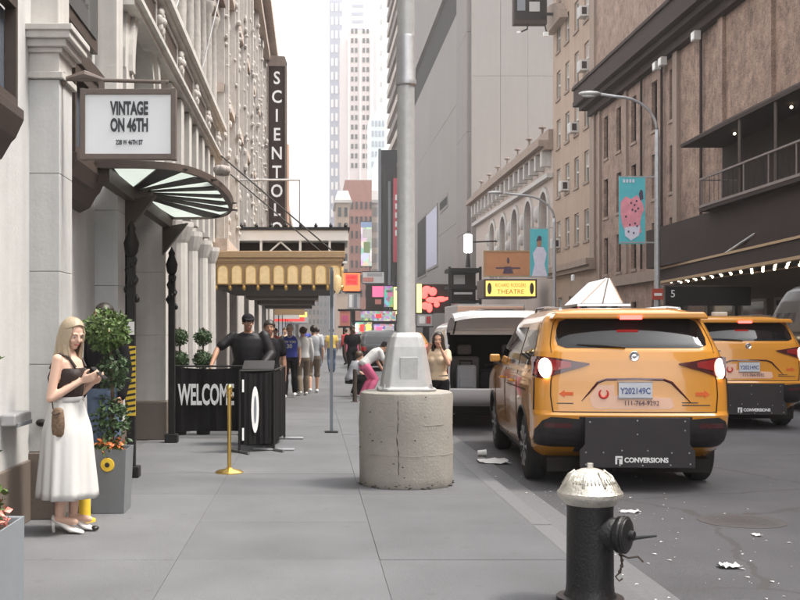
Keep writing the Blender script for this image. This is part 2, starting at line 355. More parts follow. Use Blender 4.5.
def remesh(mb, name, m, voxel, smooth_it=4):
    me = mb.mesh(name, m); o = bpy.data.objects.new(name, me); COL.objects.link(o)
    r = o.modifiers.new('r', 'REMESH'); r.mode = 'VOXEL'; r.voxel_size = voxel; r.use_smooth_shade = True
    if smooth_it:
        s = o.modifiers.new('s', 'SMOOTH'); s.factor = .5; s.iterations = smooth_it
    dg = bpy.context.evaluated_depsgraph_get(); n = bpy.data.meshes.new_from_object(o.evaluated_get(dg)); bpy.data.objects.remove(o); bpy.data.meshes.remove(me)
    n.name = name; n.materials.clear(); n.materials.append(M[m]); n.shade_smooth()
    return n
def part(me, name, parent):
    o = bpy.data.objects.new(name, me); COL.objects.link(o); o.parent = parent; return o
def wall_open(mb, mp, u0, u1, z0, z1, ops, depth):
    """wall sheet with rectangular openings and reveals; mp(u, z, d) maps to the world, d is depth into the wall"""
    us = sorted({u0, u1, *[o[0] for o in ops], *[o[1] for o in ops]}); zs = sorted({z0, z1, *[o[2] for o in ops], *[o[3] for o in ops]})
    us = [u for u in us if u0 <= u <= u1]; zs = [z for z in zs if z0 <= z <= z1]
    for i in range(len(us)-1):
        for j in range(len(zs)-1):
            cu, cz = (us[i]+us[i+1])/2, (zs[j]+zs[j+1])/2
            if any(o[0] < cu < o[1] and o[2] < cz < o[3] for o in ops): continue
            mb.quad(mp(us[i], zs[j], 0), mp(us[i+1], zs[j], 0), mp(us[i+1], zs[j+1], 0), mp(us[i], zs[j+1], 0))
    for a, b, c, d in ops:
        for (p, q) in (((a, c), (b, c)), ((b, c), (b, d)), ((b, d), (a, d)), ((a, d), (a, c))):
            mb.quad(mp(*p, 0), mp(*q, 0), mp(*q, depth), mp(*p, depth))
    mb.quad(mp(u0, z0, depth), mp(u1, z0, depth), mp(u1, z1, depth), mp(u0, z1, depth))
    return mb
F = 1100.
def at(px, py, Y): return Vector(((px-312)/F*Y, Y, EYE-(py-332)/F*Y))
# ------------------------------------------------------------------ ground, road, sidewalks
struct('ground', B(-900, 900, -60, 2500, -.6, -.16), 'joint')
struct('road', B(1.9, 12.3, -25, 620, -.3, -.1), 'asphalt')
sw = struct('sidewalk', B(-2.75, 1.78, -25, 620, -.15, -.005), 'joint')
KX = 1.94
# slabs (irregular bays like poured pavement) as pieces while they show
rows = [-3.0]
while rows[-1] < 62: rows.append(rows[-1]+random.choice((1.5, 1.5, 1.55, 1.48)))
cols = [-2.34, -.92, .46, 1.76]
g = .0018
for j in range(len(rows)-1):
    for i in range(3):
        dz = random.uniform(-.001, .002)
        B(cols[i]+g, cols[i+1]-g, rows[j]+g, rows[j+1]-g, -.10, dz).build('paving_slab', 'concrete_slab', sw, bevel=.0018)
far = B(-2.34, 1.76, rows[-1], 620, -.1, -.002).build('far_paving', 'concrete_slab', sw)
kb = struct('kerb', B(1.77, KX-.02, -25, 620, -.3, -.02), 'joint')
y = -3.
while y < 70:
    L = random.uniform(1.7, 2.4)
    o = B(1.765, KX, y+.008, y+L-.008, -.25, random.uniform(-.004, .003)).build('kerbstone', 'kerb', kb, bevel=.018); y += L
B(1.765, KX, y, 620, -.25, 0).build('far_kerbstone', 'kerb', kb)
struct('gutter', B(KX+.002, KX+.32, -25, 620, -.2, -.094), 'kerb')
so = struct('sidewalk_opposite', B(12.35, 17.2, -25, 620, -.25, 0), 'concrete_slab')
k2 = struct('kerb_opposite', B(12.15, 12.348, -25, 620, -.25, .005), 'kerb', bevel=.015)

# manhole cover in the road
mc = thing('manhole_cover', 'dark round iron manhole cover set in the asphalt beside the hydrant', 'manhole cover', (3.75, 9.6, -.1))
MB().lathe([(.0, .0), (.36, .002), (.37, .003), (.37, -.02)], (3.75, 9.6, -.1), 40).build('frame', 'cover_iron', mc)
m = MB()
for i in range(-5, 6):
    for j in range(-5, 6):
        if i*i+j*j < 26: m.box(3.75+i*.058-.02, 3.75+i*.058+.02, 9.6+j*.058-.02, 9.6+j*.058+.02, -.098, -.0975)
m.build('tread', 'cover_iron', mc)['kind'] = 'stuff'

# ------------------------------------------------------------------ left: stone theatre-restaurant facade
PF, WF = -2.09, -2.34                     # pier front plane, wall plane
lt = thing('stone_building', 'pale carved stone building with piers along the sidewalk', 'building', (-2.34, 10, 0))
B(-6, WF, -20, 11.85, 0, 8.3).build('wall', 'stone_shaft', lt)
B(-6, -2.75, 11.85, 24, 0, 3.3).build('entrance_wall', 'dark_warm', lt)
def pier(y0, y1, x0=WF-.1, x1=PF, top=8.3):
    for za, zb in ((.56, 1.28), (1.284, 2.05), (2.054, 2.86), (2.864, 3.64)): B(x0, x1, y0, y1, za, zb).build('pier_block', 'stone_shaft', lt, bevel=.004)
    B(x0, x1+.03, y0-.03, y1+.03, 0, .555).build('pier_base', 'granite', lt, bevel=.012)
    m = MB()
    for z0, z1, p in ((3.645, 3.70, .035), (3.70, 3.86, .0), (3.86, 3.90, .03), (3.90, 3.96, .07), (3.96, 4.02, .11), (4.02, 4.07, .13)):
        m.box(x0, x1+p, y0-p, y1+p, z0, z1)
    m.build('pier_capital', 'stone', lt, bevel=.006)
    B(x0, x1-.02, y0+.06, y1-.02, 4.07, top).build('pier_upper_shaft', 'stone', lt, bevel=.01)
pier(9.1, 9.58); pier(11.85, 12.3, WF-.1); pier(4.6, 5.05)
# shallow flat panel joints on the wall between the piers
for y0, y1 in ((5.1, 9.05), (9.62, 11.8)):
    B(WF-.05, WF+.028, y0, y1, 0, .5).build('wall_base', 'granite', lt, bevel=.01)
# shop-floor oriel windows
def oriel(y0, y1):
    w = MB().prism([(WF-.02, 2.74), (WF+.10, 2.80), (WF+.17, 2.92), (WF+.20, 2.95), (WF+.26, 3.08), (WF+.26, 3.15), (WF-.02, 3.15)], 'y', y0, y1).build('oriel_window', 'bronze', lt, bevel=.006)
    x1 = WF+.20
    m = MB(); m.box(x1-.05, x1+.03, y0+.06, y1-.06, 3.152, 3.22); m.box(x1-.05, x1+.03, y0+.06, y1-.06, 3.86, 3.98); m.box(WF, x1+.05, y0+.02, y1-.02, 3.982, 4.12)
    n = max(2, int((y1-y0)/.9))
    for i in range(n+1):
        yy = y0+.06+(y1-y0-.17)*i/n; m.box(x1-.05, x1+.03, yy, yy+.05, 3.222, 3.858)
    m.build('window_frame', 'bronze', w)
    B(WF+.01, x1-.055, y0+.09, y1-.09, 3.225, 3.85).build('pane', 'pane_blue', w)
oriel(5.3, 7.95); oriel(9.75, 11.1)
# upper windows between piers 1 and 2
for y0, y1 in ((5.4, 8.8), (9.75, 11.7)):
    w = B(WF, WF+.06, y0, y1, 4.5, 7.9).build('upper_window', 'bronze', lt)
    B(WF+.061, WF+.075, y0+.12, y1-.12, 4.62, 7.78).build('pane', 'pane', w)
# arched bay over the entrance
m = MB()
yc, ri, ro, spr = 13.85, .86, 1.42, 4.55
X0 = -2.16
def arch_ring(r, x): return [(x, yc+r*math.cos(math.pi*k/20), spr+r*math.sin(math.pi*k/20)) for k in range(21)]
for k in range(20):
    a, b = math.pi*k/20, math.pi*(k+1)/20
    P = lambda r, t, x: (x, yc+r*math.cos(t), spr+r*math.sin(t))
    for r0, r1, x in ((ri, ri+.16, X0+.05), (ri+.16, ri+.36, X0+.10), (ri+.36, ro, X0+.05)):
        m.add([P(r0, a, -2.5), P(r1, a, -2.5), P(r1, b, -2.5), P(r0, b, -2.5), P(r0, a, x), P(r1, a, x), P(r1, b, x), P(r0, b, x)],
              [(4, 5, 6, 7), (0, 1, 5, 4), (1, 2, 6, 5), (2, 3, 7, 6), (3, 0, 4, 7)])
for sy in (-1, 1):
    m.box(-2.5, X0+.06, yc+sy*(ri+.28)-.27, yc+sy*(ri+.28)+.27, 3.3, spr)
m.build('archivolt', 'stone', lt, smooth=False)
m = MB()      # wall around the arch
N_ = 20
for k in range(N_):
    a, b = math.pi*k/N_, math.pi*(k+1)/N_
    ya, yb = yc+ro*math.cos(a), yc+ro*math.cos(b)
    m.quad((X0, ya, spr+ro*math.sin(a)), (X0, yb, spr+ro*math.sin(b)), (X0, yb, 6.2), (X0, ya, 6.2))
m.box(-2.6, X0, yc+ro, 16.0, 3.3, 6.2)
m.build('spandrel_wall', 'stone', lt)
B(-2.9, -2.46, 12.3, 15.6, 3.31, 6.1).build('arch_window', 'bronze', lt)
# facade above, further along
B(-6, -2.16, 16.0, 24, 3.3, 8.3).build('attic_wall', 'stone', lt)
B(-6, -2.161, 11.9, 16, 6.2, 8.3).build('attic_wall', 'stone', lt)
# belt course with recessed panels and rosettes
m = MB(); m.box(-2.2, -1.99, 12.32, 24, 5.22, 5.30); m.box(-2.2, -1.93, 12.32, 24, 5.30, 5.36); m.box(-2.2, -2.02, 12.32, 24, 5.36, 5.86); m.box(-2.2, -1.93, 12.32, 24, 5.86, 5.92); m.box(-2.2, -1.86, 12.32, 24, 5.92, 6.02)
m.build('belt_course', 'stone', lt)
y = 12.6; ros = None
while y < 23.4:
    p = MB(); p.box(-2.02, -1.985, y, y+.06, 5.41, 5.81); p.box(-2.02, -1.985, y+1.44, y+1.5, 5.41, 5.81); p.box(-2.02, -1.985, y+.06, y+1.44, 5.41, 5.47); p.box(-2.02, -1.985, y+.06, y+1.44, 5.75, 5.81)
    fr = p.build('belt_panel', 'stone_carved', lt); B(-2.02, -2.005, y+.061, y+1.439, 5.471, 5.749).build('panel_infill', 'bronze', fr)
    r_ = MB()
    for k in range(8):
        a = k*math.pi/4; r_.ell((-1.985, y+1.85+.13*math.cos(a), 5.61+.13*math.sin(a)), (.05, .075, .075), 8, 5)
    r_.ell((-1.96, y+1.85, 5.61), (.06, .07, .07), 8, 6)
    r_.build('rosette', 'stone_carved', lt, smooth=True)
    y += 2.2
# carved second storey: colonnettes, windows, relief
y = 12.7; k = 0
while y < 23.6:
    c = MB().lathe([(.13, 6.04), (.13, 6.12), (.09, 6.16), (.10, 6.6), (.085, 7.75), (.12, 7.82), (.15, 7.95), (.15, 8.0)], (-2.05, y, 0), 10)
    c.build('colonnette', 'stone_carved', lt, smooth=True, auto=40)
    if k % 2 == 0 and y < 23:
        w = B(-2.2, -2.14, y+.22, y+.88, 6.3, 7.6).build('window', 'bronze', lt); B(-2.139, -2.13, y+.28, y+.82, 6.36, 7.54).build('pane', 'pane', w)
    else:
        r_ = MB()
        for q in range(16):
            r_.ell((-2.12, y+random.uniform(.25, .85), random.uniform(6.2, 7.7)), (random.uniform(.04, .09), random.uniform(.06, .16), random.uniform(.08, .2)), 7, 5)
        r_.build('carved_relief', 'stone_carved', lt, smooth=True)
    y += 1.1; k += 1
# pilasters and dark glazing under the belt course
y = 16.1
while y < 23.6:
    B(-2.159, -2.04, y, y+.34, 3.42, 5.2).build('pilaster', 'stone', lt, bevel=.01)
    w = B(-2.159, -2.13, y+.42, y+1.0, 3.55, 5.05).build('transom_window', 'bronze', lt); B(-2.129, -2.12, y+.48, y+.94, 3.62, 4.98).build('pane', 'pane', w)
    y += 1.12
# brown main cornice
for nm, z0, z1, xx, mt in (('cornice_fascia', 8.3, 8.62, -2.0, 'stone_dirty'), ('cornice_step', 8.62, 8.8, -1.88, 'brown_stone'), ('cornice_step', 8.8, 9.25, -1.98, 'stone_dirty'), ('cornice_step', 9.25, 9.45, -1.80, 'brown_stone'), ('cornice_step', 9.45, 9.7, -1.7, 'brown_stone'), ('parapet', 9.7, 11.2, -2.1, 'stone_dirty')):
    B(-6, xx, -20, 24, z0, z1).build(nm, mt, lt)
dm = B(-1.99, -1.84, 0, .16, 8.63, 8.79)
# tie rods
for (y0, y1) in ((15.5, 17.2), (19.2, 20.6)):
    MB().tube([(-1.95, y0, 6.0), (-1.55, y1, 8.6)], .012, 6).build('tie_rod', 'galvanised', lt)
# pier beyond the entrance, columns
for za, zb in ((.56, 1.5), (1.504, 2.4), (2.404, 3.25)): B(-2.56, -2.10, 15.8, 16.35, za, zb).build('pier_block', 'stone', lt, bevel=.004)
B(-2.58, -2.08, 15.78, 16.37, 0, .555).build('pier_base', 'granite', lt, bevel=.012)
MB().box(-2.6, -2.06, 15.76, 16.4, 3.25, 3.4).build('pier_capital', 'stone', lt, bevel=.02)
text('lettering', 'C\nE\nR\nE\nM\nO\nN\nY', 'stone_dirty', lt, (-2.2, 15.79, 2.35), .09) if False else None
for i, (yy, rr) in enumerate(((17.35, .17), (19.1, .15), (20.9, .15), (22.6, .15))):
    m = MB(); x = -2.12
    prof = [(rr*1.35, .56), (rr*1.35, .62), (rr*1.1, .66), (rr*1.0, .72), (rr*.92, 2.95), (rr*1.05, 3.0), (rr*1.3, 3.12), (rr*1.45, 3.2), (rr*1.45, 3.28)]
    rings = []
    for r_, h in prof:
        rings.append([(x+r_*(1+(.02 if q % 2 else -.01))*math.cos(2*math.pi*q/28), yy+r_*(1+(.02 if q % 2 else -.01))*math.sin(2*math.pi*q/28), h) for q in range(28)])
    m.loft(rings).build('fluted_column', 'stone', lt)
    B(-2.4, -1.9, yy-.24, yy+.24, 0, .555).build('column_plinth', 'stone_dirty', lt, bevel=.012)
B(-2.75, -2.3, 16.4, 24, 0, 3.29).build('lobby_wall', 'brown_stone', lt)
for yy in (17.95, 19.15, 20.35):
    d = B(-2.3, -2.26, yy-.3, yy+.3, .1, 2.6).build('lobby_door', 'iron', lt); B(-2.259, -2.25, yy-.22, yy+.22, .3, 2.5).build('pane', 'pane', d)
# ornate dark iron entrance uprights (scrolled heads)
def upright(x, y0, label, hazard=False):
    t = thing('iron_upright', label, 'iron post', (x, y0, 0), group='ornate iron uprights flanking the entrance')
    B(x-.045, x+.045, y0-.045, y0+.045, .03, 2.35).build('shaft', 'iron', t, bevel=.008)
    B(x-.09, x+.09, y0-.09, y0+.09, 0, .12).build('base', 'iron', t, bevel=.01)
    m = MB()
    for k in range(26):
        a = k*.8; r_ = .075-.002*k
        m.ell((x+math.cos(a)*r_*.8, y0+math.sin(a)*r_*.6, 1.9+k*.026), (.032, .032, .04), 6, 4)
    m.lathe([(.03, 2.34), (.07, 2.4), (.085, 2.5), (.04, 2.62), (.05, 2.66), (.001, 2.75)], (x, y0, 0), 10)
    m.build('scrollwork', 'iron', t, smooth=True)
    if hazard:
        bd = B(x-.05, x+.055, y0-.066, y0-.048, .66, 1.40).build('warning_strip', 'hazard_yellow', t)
        for k in range(12): MB().add([(x-.051, y0-.069, .68+k*.06), (x+.056, y0-.069, .70+k*.06), (x+.056, y0-.069, .725+k*.06), (x-.051, y0-.069, .705+k*.06)], [(0, 1, 2, 3)]).build('stripe', 'hazard_black', bd)
        B(x-.04, x+.04, y0-.058, y0-.047, 1.52, 1.66).build('notice', 'white', t)
upright(-1.93, 11.75, 'black scrolled iron upright with yellow striped tape beside the entrance', True)
upright(-1.97, 15.45, 'black scrolled iron upright against the marble pier before WELCOME banner')

# ------------------------------------------------------------------ fan-shaped glass canopy over the entrance
ZC = 3.18
cn = thing('glass_canopy', 'fan-shaped bronze canopy with radiating black ribs and pale glass panels', 'canopy', (-2.09, 13.2, ZC))
hub = (-2.12, 12.75)
rim = []
def rim_pt(t):        # 0..1 around the rim
    a = -math.pi/2+math.pi*t
    e = .42
    ca, sa = math.cos(a), math.sin(a)
    return (-2.1+1.08*abs(ca)**e, 13.15+2.45*(1 if sa > 0 else -1)*abs(sa)**.8)
ts = [i/60 for i in range(61)]
rimp = [rim_pt(t) for t in ts]
ang = [math.atan2(p[1]-hub[1], p[0]-hub[0]) for p in rimp]
NR = 9
cum = [0.]
for i in range(60): cum.append(cum[-1]+math.dist(rimp[i], rimp[i+1]))
def by_len(f):
    for i in range(60):
        if cum[i] <= f*cum[-1] <= cum[i+1]:
            g_ = (f*cum[-1]-cum[i])/(cum[i+1]-cum[i]); return ang[i]+(ang[i+1]-ang[i])*g_
sel = [by_len(i/(NR-1)) for i in range(NR)]
def rim_at(a):
    for i in range(60):
        if ang[i] <= a <= ang[i+1]:
            f = (a-ang[i])/(ang[i+1]-ang[i]+1e-9); return (rimp[i][0]+(rimp[i+1][0]-rimp[i][0])*f, rimp[i][1]+(rimp[i+1][1]-rimp[i][1])*f)
    return rimp[0] if a <= ang[0] else rimp[-1]
for i in range(NR):
    e = rim_at(sel[i]); d = Vector((e[0]-hub[0], e[1]-hub[1], 0)); L = d.length; d.normalize(); n = Vector((-d.y, d.x, 0))
    h = Vector((hub[0], hub[1], 0)); p0 = h+d*.25; p1 = h+d*(L-.03)
    m = MB(); q = [p0-n*.04, p0+n*.04, p1+n*.15, p1-n*.15]
    m.loft([[(v.x, v.y, ZC-.018) for v in q], [(v.x, v.y, ZC-.005) for v in q]]).build('rib', 'iron', cn)
    if i < NR-1:
        a0, a1 = sel[i], sel[i+1]; poly = [(hub[0]+d.x*.24, hub[1]+d.y*.24)]
        pts = [rim_at(a0+(a1-a0)*k/5) for k in range(6)]
        poly = [hub]+[(hub[0]+(p[0]-hub[0])*.99, hub[1]+(p[1]-hub[1])*.99) for p in pts]
        MB().prism(poly, 'z', ZC-.004, ZC+.008).build('glass_panel', 'canopy_glass', cn)
m = MB()
rg = []
for i, p in enumerate(rimp):
    c = Vector((hub[0]+.2, 13.15, 0)); d = (Vector((p[0], p[1], 0))-c).normalized()
    rg.append([(p[0]-d.x*.04, p[1]-d.y*.04, ZC-.035), (p[0]+d.x*.03, p[1]+d.y*.03, ZC-.035), (p[0]+d.x*.05, p[1]+d.y*.05, ZC+.03), (p[0]-d.x*.02, p[1]-d.y*.02, ZC+.03)])
m.loft(rg).build('rim', 'sign_frame', cn)
MB().lathe([(.22, -.06), (.28, -.03), (.28, .04), (.2, .08)], (hub[0], hub[1], ZC), 20).build('hub', 'bronze', cn)
m = MB(); m.box(-2.1, -1.98, 10.75, 15.6, ZC-.16, ZC-.02); m.prism([(-2.1, ZC-.16), (-1.75, ZC-.1), (-2.1, ZC-.55)], 'y', 15.42, 15.55); m.prism([(-2.1, ZC-.16), (-1.75, ZC-.1), (-2.1, ZC-.55)], 'y', 12.3, 12.42)
m.build('wall_bracket', 'bronze', cn)
m = MB()
for k in range(9): m.ell((-1.0+.05*math.cos(k*.7), 12.2+.12*math.sin(k*.7), ZC+.16), (.05, .07, .05), 7, 5)
m.build('rim_ornament', 'stone_dirty', cn, smooth=True)

# ------------------------------------------------------------------ hanging sign
sg = thing('hanging_sign', 'white framed sign reading VINTAGE ON 46TH hung from a bracket', 'sign', (-1.535, 9.2, 3.0))
x0, x1, z0, z1, yy = -1.92, -1.145, 3.005, 3.56, 9.2
B(x0+.03, x1-.03, yy-.03, yy+.03, z0+.03, z1-.03).build('panel', 'sign_white', sg)
m = MB(); m.box(x0, x1, yy-.045, yy+.045, z0-.015, z0+.03); m.box(x0, x1, yy-.045, yy+.045, z1-.03, z1+.015); m.box(x0-.012, x0+.03, yy-.046, yy+.046, z0-.02, z1+.02); m.box(x1-.03, x1+.012, yy-.046, yy+.046, z0-.02, z1+.02)
m.build('frame', 'sign_frame', sg, bevel=.004)
xc = (x0+x1)/2+.01
text('lettering', 'VINTAGE', 'ink', sg, (xc, yy-.032, z0+.405), .15, xs=.50, bold=.006)
text('lettering', 'ON 46TH', 'ink', sg, (xc, yy-.032, z0+.265), .15, xs=.50, bold=.006)
text('lettering', '228 W 46TH ST', 'ink', sg, (xc, yy-.032, z0+.125), .055, xs=.60, bold=.0012)
m = MB(); m.tube([(-2.08, 9.2, 3.665), (-1.2, 9.2, 3.64)], .016, 8); m.tube([(-2.06, 9.2, 3.665), (-1.9, 9.2, 3.70), (-1.74, 9.2, 3.655)], [.02, .04, .018], 8); m.lathe([(.06, 0), (.06, .02), (.03, .03)], (-2.09, 9.2, 3.665), 14, 'x')
m.box(-1.78, -1.74, 9.185, 9.215, 3.57, 3.66); m.box(-1.26, -1.22, 9.185, 9.215, 3.57, 3.65)
m.build('bracket', 'sign_frame', sg)

# wall fittings
t = thing('wall_box', 'small grey metal letter box on the wall above the planter', 'box', (-2.31, 8.6, .8))
MB().box(-2.34, -2.22, 8.25, 8.72, .84, .93).build('body', 'galvanised', t, bevel=.015); B(-2.219, -2.212, 8.27, 8.70, .83, .86).build('flap', 'planter_grey', t)
t = thing('wall_socket', 'small black oval fitting on the pale stone pier', 'fitting', (-2.22, 9.09, .8))
MB().ell((-2.235, 9.095, .80), (.05, .03, .032), 16, 8).build('body', 'iron', t, smooth=True); MB().ell((-2.235, 9.068, .80), (.03, .012, .018), 12, 6).build('cover', 'dark', t, smooth=True)

# ------------------------------------------------------------------ second building on the left (theatre with gold marquee)
l2 = thing('theatre_building', 'ornate cream terracotta theatre front behind the gold marquee', 'building', (-2.1, 24, 0))
m = MB()
ops = []
for k in range(10):
    for z0 in (4.6, 7.4, 10.2): ops.append((25.0+k*3.4, 26.4+k*3.4, z0, z0+1.8))
for k in range(5): ops.append((28.0+k*6, 30.6+k*6, .1, 3.0))
wall_open(m, lambda u, z, d: (-2.1-d, u, z), 24.02, 59.8, 0, 13.6, ops, .35); m.box(-6, -2.46, 24.02, 59.8, 0, 13.6)
m.build('wall', 'terracotta_pale', l2)
for k, o in enumerate(ops):
    w = B(-2.42, -2.38, o[0], o[1], o[2], o[3]).build('window', 'curtain', l2); B(-2.379, -2.37, o[0]+.1, o[1]-.1, o[2]+.1, o[3]-.1).build('pane', 'pane', w)
for k in range(11):
    y = 24.1+k*3.4
    m = MB(); m.box(-2.09, -1.92, y, y+.5, 3.4, 13.2); m.box(-1.92, -1.84, y+.12, y+.38, 3.4, 13.2)
    rd = random.Random(k)
    for q in range(60): m.ell((rd.uniform(-1.93, -1.82), y+rd.uniform(.02, .48), 3.7+q*.155), (rd.uniform(.03, .07), rd.uniform(.05, .12), rd.uniform(.04, .11)), 6, 4)
    m.build('ornamented_pilaster', 'terracotta_pale', l2)
for z0, z1, x in ((3.3, 3.6, -1.85), (6.8, 7.0, -1.92), (9.6, 9.8, -1.92), (12.6, 12.9, -1.7), (13.2, 13.6, -1.45)):
    B(-2.3, x, 24.03, 59.78, z0, z1).build('cornice_band', 'terracotta', l2)
# gold marquee
gm = thing('gold_marquee', 'gold theatre marquee with a row of lit arched lunettes over the sidewalk', 'marquee', (-.7, 22.7, 2.3))
gx0, gx1, gy0, gy1 = -2.0, .62, 22.7, 27.2
m = MB(); m.box(gx0-.06, gx1+.06, gy0-.06, gy1, 3.08, 3.22); m.box(gx0-.02, gx1+.02, gy0-.02, gy1, 3.0, 3.079); m.box(gx0, gx1, gy0, gy1, 2.96, 3.0)
m.build('cornice', 'gold_paint', gm, bevel=.01)
B(gx0+.02, gx1-.02, gy0+.02, gy1-.02, 2.52, 2.96).build('fascia', 'gold_paint', gm)
def lunette(parent, M0, w, h):
    pts = [(-w/2, 0), (w/2, 0), (w/2, h-w/2)]+[(w/2*math.cos(a), h-w/2+w/2*math.sin(a)) for a in [math.pi*k/8 for k in range(1, 8)]]+[(-w/2, h-w/2)]
    me = MB().loft([[M0 @ Vector((p[0], 0, p[1])) for p in pts], [M0 @ Vector((p[0], -.03, p[1])) for p in pts]])
    fr = MB(); o = [(p[0]*1.22, p[1]*1.07-.01) for p in pts]
    fr.loft([[M0 @ Vector((p[0], .012, p[1])) for p in o], [M0 @ Vector((p[0], -.02, p[1])) for p in o]])
    f = fr.build('lunette_frame', 'gold', parent); me.build('lunette_glass', 'lunette', f)
for k in range(9):
    lunette(gm, Matrix.Translation((gx0+.16+k*.288, gy0, 2.55)), .185, .36)
for k in range(14):
    lunette(gm, Matrix.Translation((gx1, gy0+.2+k*.31, 2.55)) @ Matrix.Rotation(R(90), 4, 'Z'), .185, .36)
m = MB()
for k in range(10): m.lathe([(.001, -.12), (.03, -.1), (.05, -.05), (.03, 0)], (gx0+.02+k*.288, gy0+.03, 2.52), 8)
m.build('pendants', 'gold', gm, smooth=True)['kind'] = 'stuff'
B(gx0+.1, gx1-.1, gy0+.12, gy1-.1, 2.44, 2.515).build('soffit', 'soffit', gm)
lan = MB().lathe([(.02, .0), (.09, -.06), (.07, -.30), (.02, -.38)], (gx1-.1, gy0-.16, 2.72), 10).build('corner_lantern', 'lunette', gm, smooth=True)
for k, yy in enumerate((23.4, 26.2)):
    MB().tube([(gx1-.1, yy, 3.2), (-2.05, yy, 5.4)], .018, 6).build('tie_rod', 'iron', gm)
# white canopy behind
wc = thing('white_canopy', 'white fascia canopy with dark top rail above the gold marquee', 'canopy', (-.5, 28, 3.8))
B(-2.0, .92, 28, 31, 3.88, 4.14).build('fascia', 'white', wc); B(-2.04, .96, 27.95, 31.05, 4.145, 4.22).build('top_rail', 'iron', wc)
m = MB(); m.box(-2.0, .9, 28.05, 28.12, 3.3, 3.36)
for x in (-1.9, -1.3, -.3, .45): m.box(x-.03, x+.03, 28.04, 28.13, 3.36, 3.879)
for a, b in ((-1.3, -.8), (-.3, -.8)): m.tube([(a, 28.09, 3.4), (b, 28.09, 3.85)], .025, 6)
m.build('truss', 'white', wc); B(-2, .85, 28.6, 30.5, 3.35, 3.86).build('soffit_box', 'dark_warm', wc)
m = MB()
for k in range(8): m.lathe([(.03, 0), (.05, .05), (.001, .13)], (-1.8+k*.38, 28.1, 4.22), 8)
m.build('finials', 'iron', wc)['kind'] = 'stuff'
m = MB(); m.tube([(-1.95, 28.2, 5.45), (-.3, 28.2, 5.45)], .03, 6); m.tube([(-1.95, 28.2, 4.2), (-1.95, 28.2, 5.45)], .03, 6); m.tube([(-.32, 28.2, 4.2), (-.32, 28.2, 5.45)], .02, 6)
m.build('rail', 'galvanised', wc)
# vertical blade sign
bs = thing('blade_sign', 'tall dark vertical blade sign spelling SCIENTOLOGY in white letters', 'sign', (-1.45, 45, 4.3))
B(-1.76, -1.10, 44.7, 45.3, 4.2, 12.35).build('box', 'cornice_dark', bs, bevel=.02)
m = MB(); m.box(-1.80, -1.06, 44.66, 44.74, 12.35, 12.5); m.box(-1.81, -1.76, 44.66, 45.34, 4.2, 12.35); m.box(-1.10, -1.02, 44.66, 45.34, 4.2, 12.35); m.prism([(-1.83, 12.5), (-1.02, 12.5), (-1.1, 12.75), (-1.7, 12.8)], 'y', 44.68, 45.3)
m.build('frame', 'brown_stone', bs)
for i, ch in enumerate('SCIENTOLOGY'):
    text('letter', ch, 'white_letters', bs, (-1.43, 44.69, 11.85-i*.765), .72, bold=.012, xs=.85)
B(-1.02, -.94, 44.8, 45.2, 4.4, 9.2).build('side_neon', 'pale_pink', bs)
m = MB()
for z in (5.5, 9, 11.8): m.box(-2.12, -1.8, 44.92, 45.08, z, z+.1)
m.build('brackets', 'iron', bs)

# far row on the left with shop signs
lf = thing('shop_row', 'far cream shop row below the blade sign along the sidewalk', 'building', (-2.1, 60, 0))
m = MB(); ops = []
for k in range(22):
    for z0 in (4.6, 7.8): ops.append((61+k*6, 63.5+k*6, z0, z0+2))
wall_open(m, lambda u, z, d: (-2.1-d, u, z), 60, 200, 3.2, 11, ops, .3); m.box(-9, -2.42, 60, 200, 0, 11); m.build('wall', 'terracotta_pale', lf)
for o in ops[:26]: B(-2.4, -2.3, o[0]+.1, o[1]-.1, o[2]+.1, o[3]-.1).build('window', 'pane', lf)
B(-2.4, -1.7, 60, 200, 10.6, 11.2).build('cornice', 'terracotta', lf)
for k in range(9):
    y = 61+k*9; c = ['gold_paint', 'shop_awning', 'white', 'marquee_yellow', 'sign_red', 'shop_awning', 'white', 'gold_paint', 'lilac_panel'][k]
    B(-2.1, -.4-.25*(k % 3), y, y+.5+k % 2, 2.5+.25*(k % 2), 3.15+.3*(k % 3)).build('shop_sign', c, lf); B(-2.41, -2.12, y+1, y+8, .3, 2.9).build('shopfront', 'pane', lf)
for k in range(3):
    a = thing('shop_canopy', ['tan shop canopy hung just beyond the gold marquee', 'narrow gold shop canopy second beyond the gold marquee', 'low cream canopy third beyond the gold marquee'][k], 'canopy', (-1, 34+k*7, 2.4), group='canopies over the far sidewalk')
    B(-2.05, .35-.1*k, 34+k*7, 36.5+k*7, 2.75, 3.12).build('fascia', ['shop_awning', 'gold_paint', 'terracotta_pale'][k], a); B(-2.05, .2-.1*k, 34.2+k*7, 36.3+k*7, 2.6, 2.74).build('soffit', 'soffit', a)
    m = MB()
    for q in range(7): m.ell((-1.8+q*.3, 33.98+k*7, 2.93), (.06, .05, .06), 8, 5)
    m.build('lamps', 'bulb', a, smooth=True)
# ------------------------------------------------------------------ right: brick theatre
RX = 15.5
r1 = thing('brick_theatre', 'brown brick theatre with a covered balcony and dark marquee', 'building', (RX, 46, 0))
XP = lambda u, z, d: (RX+d, u, z)
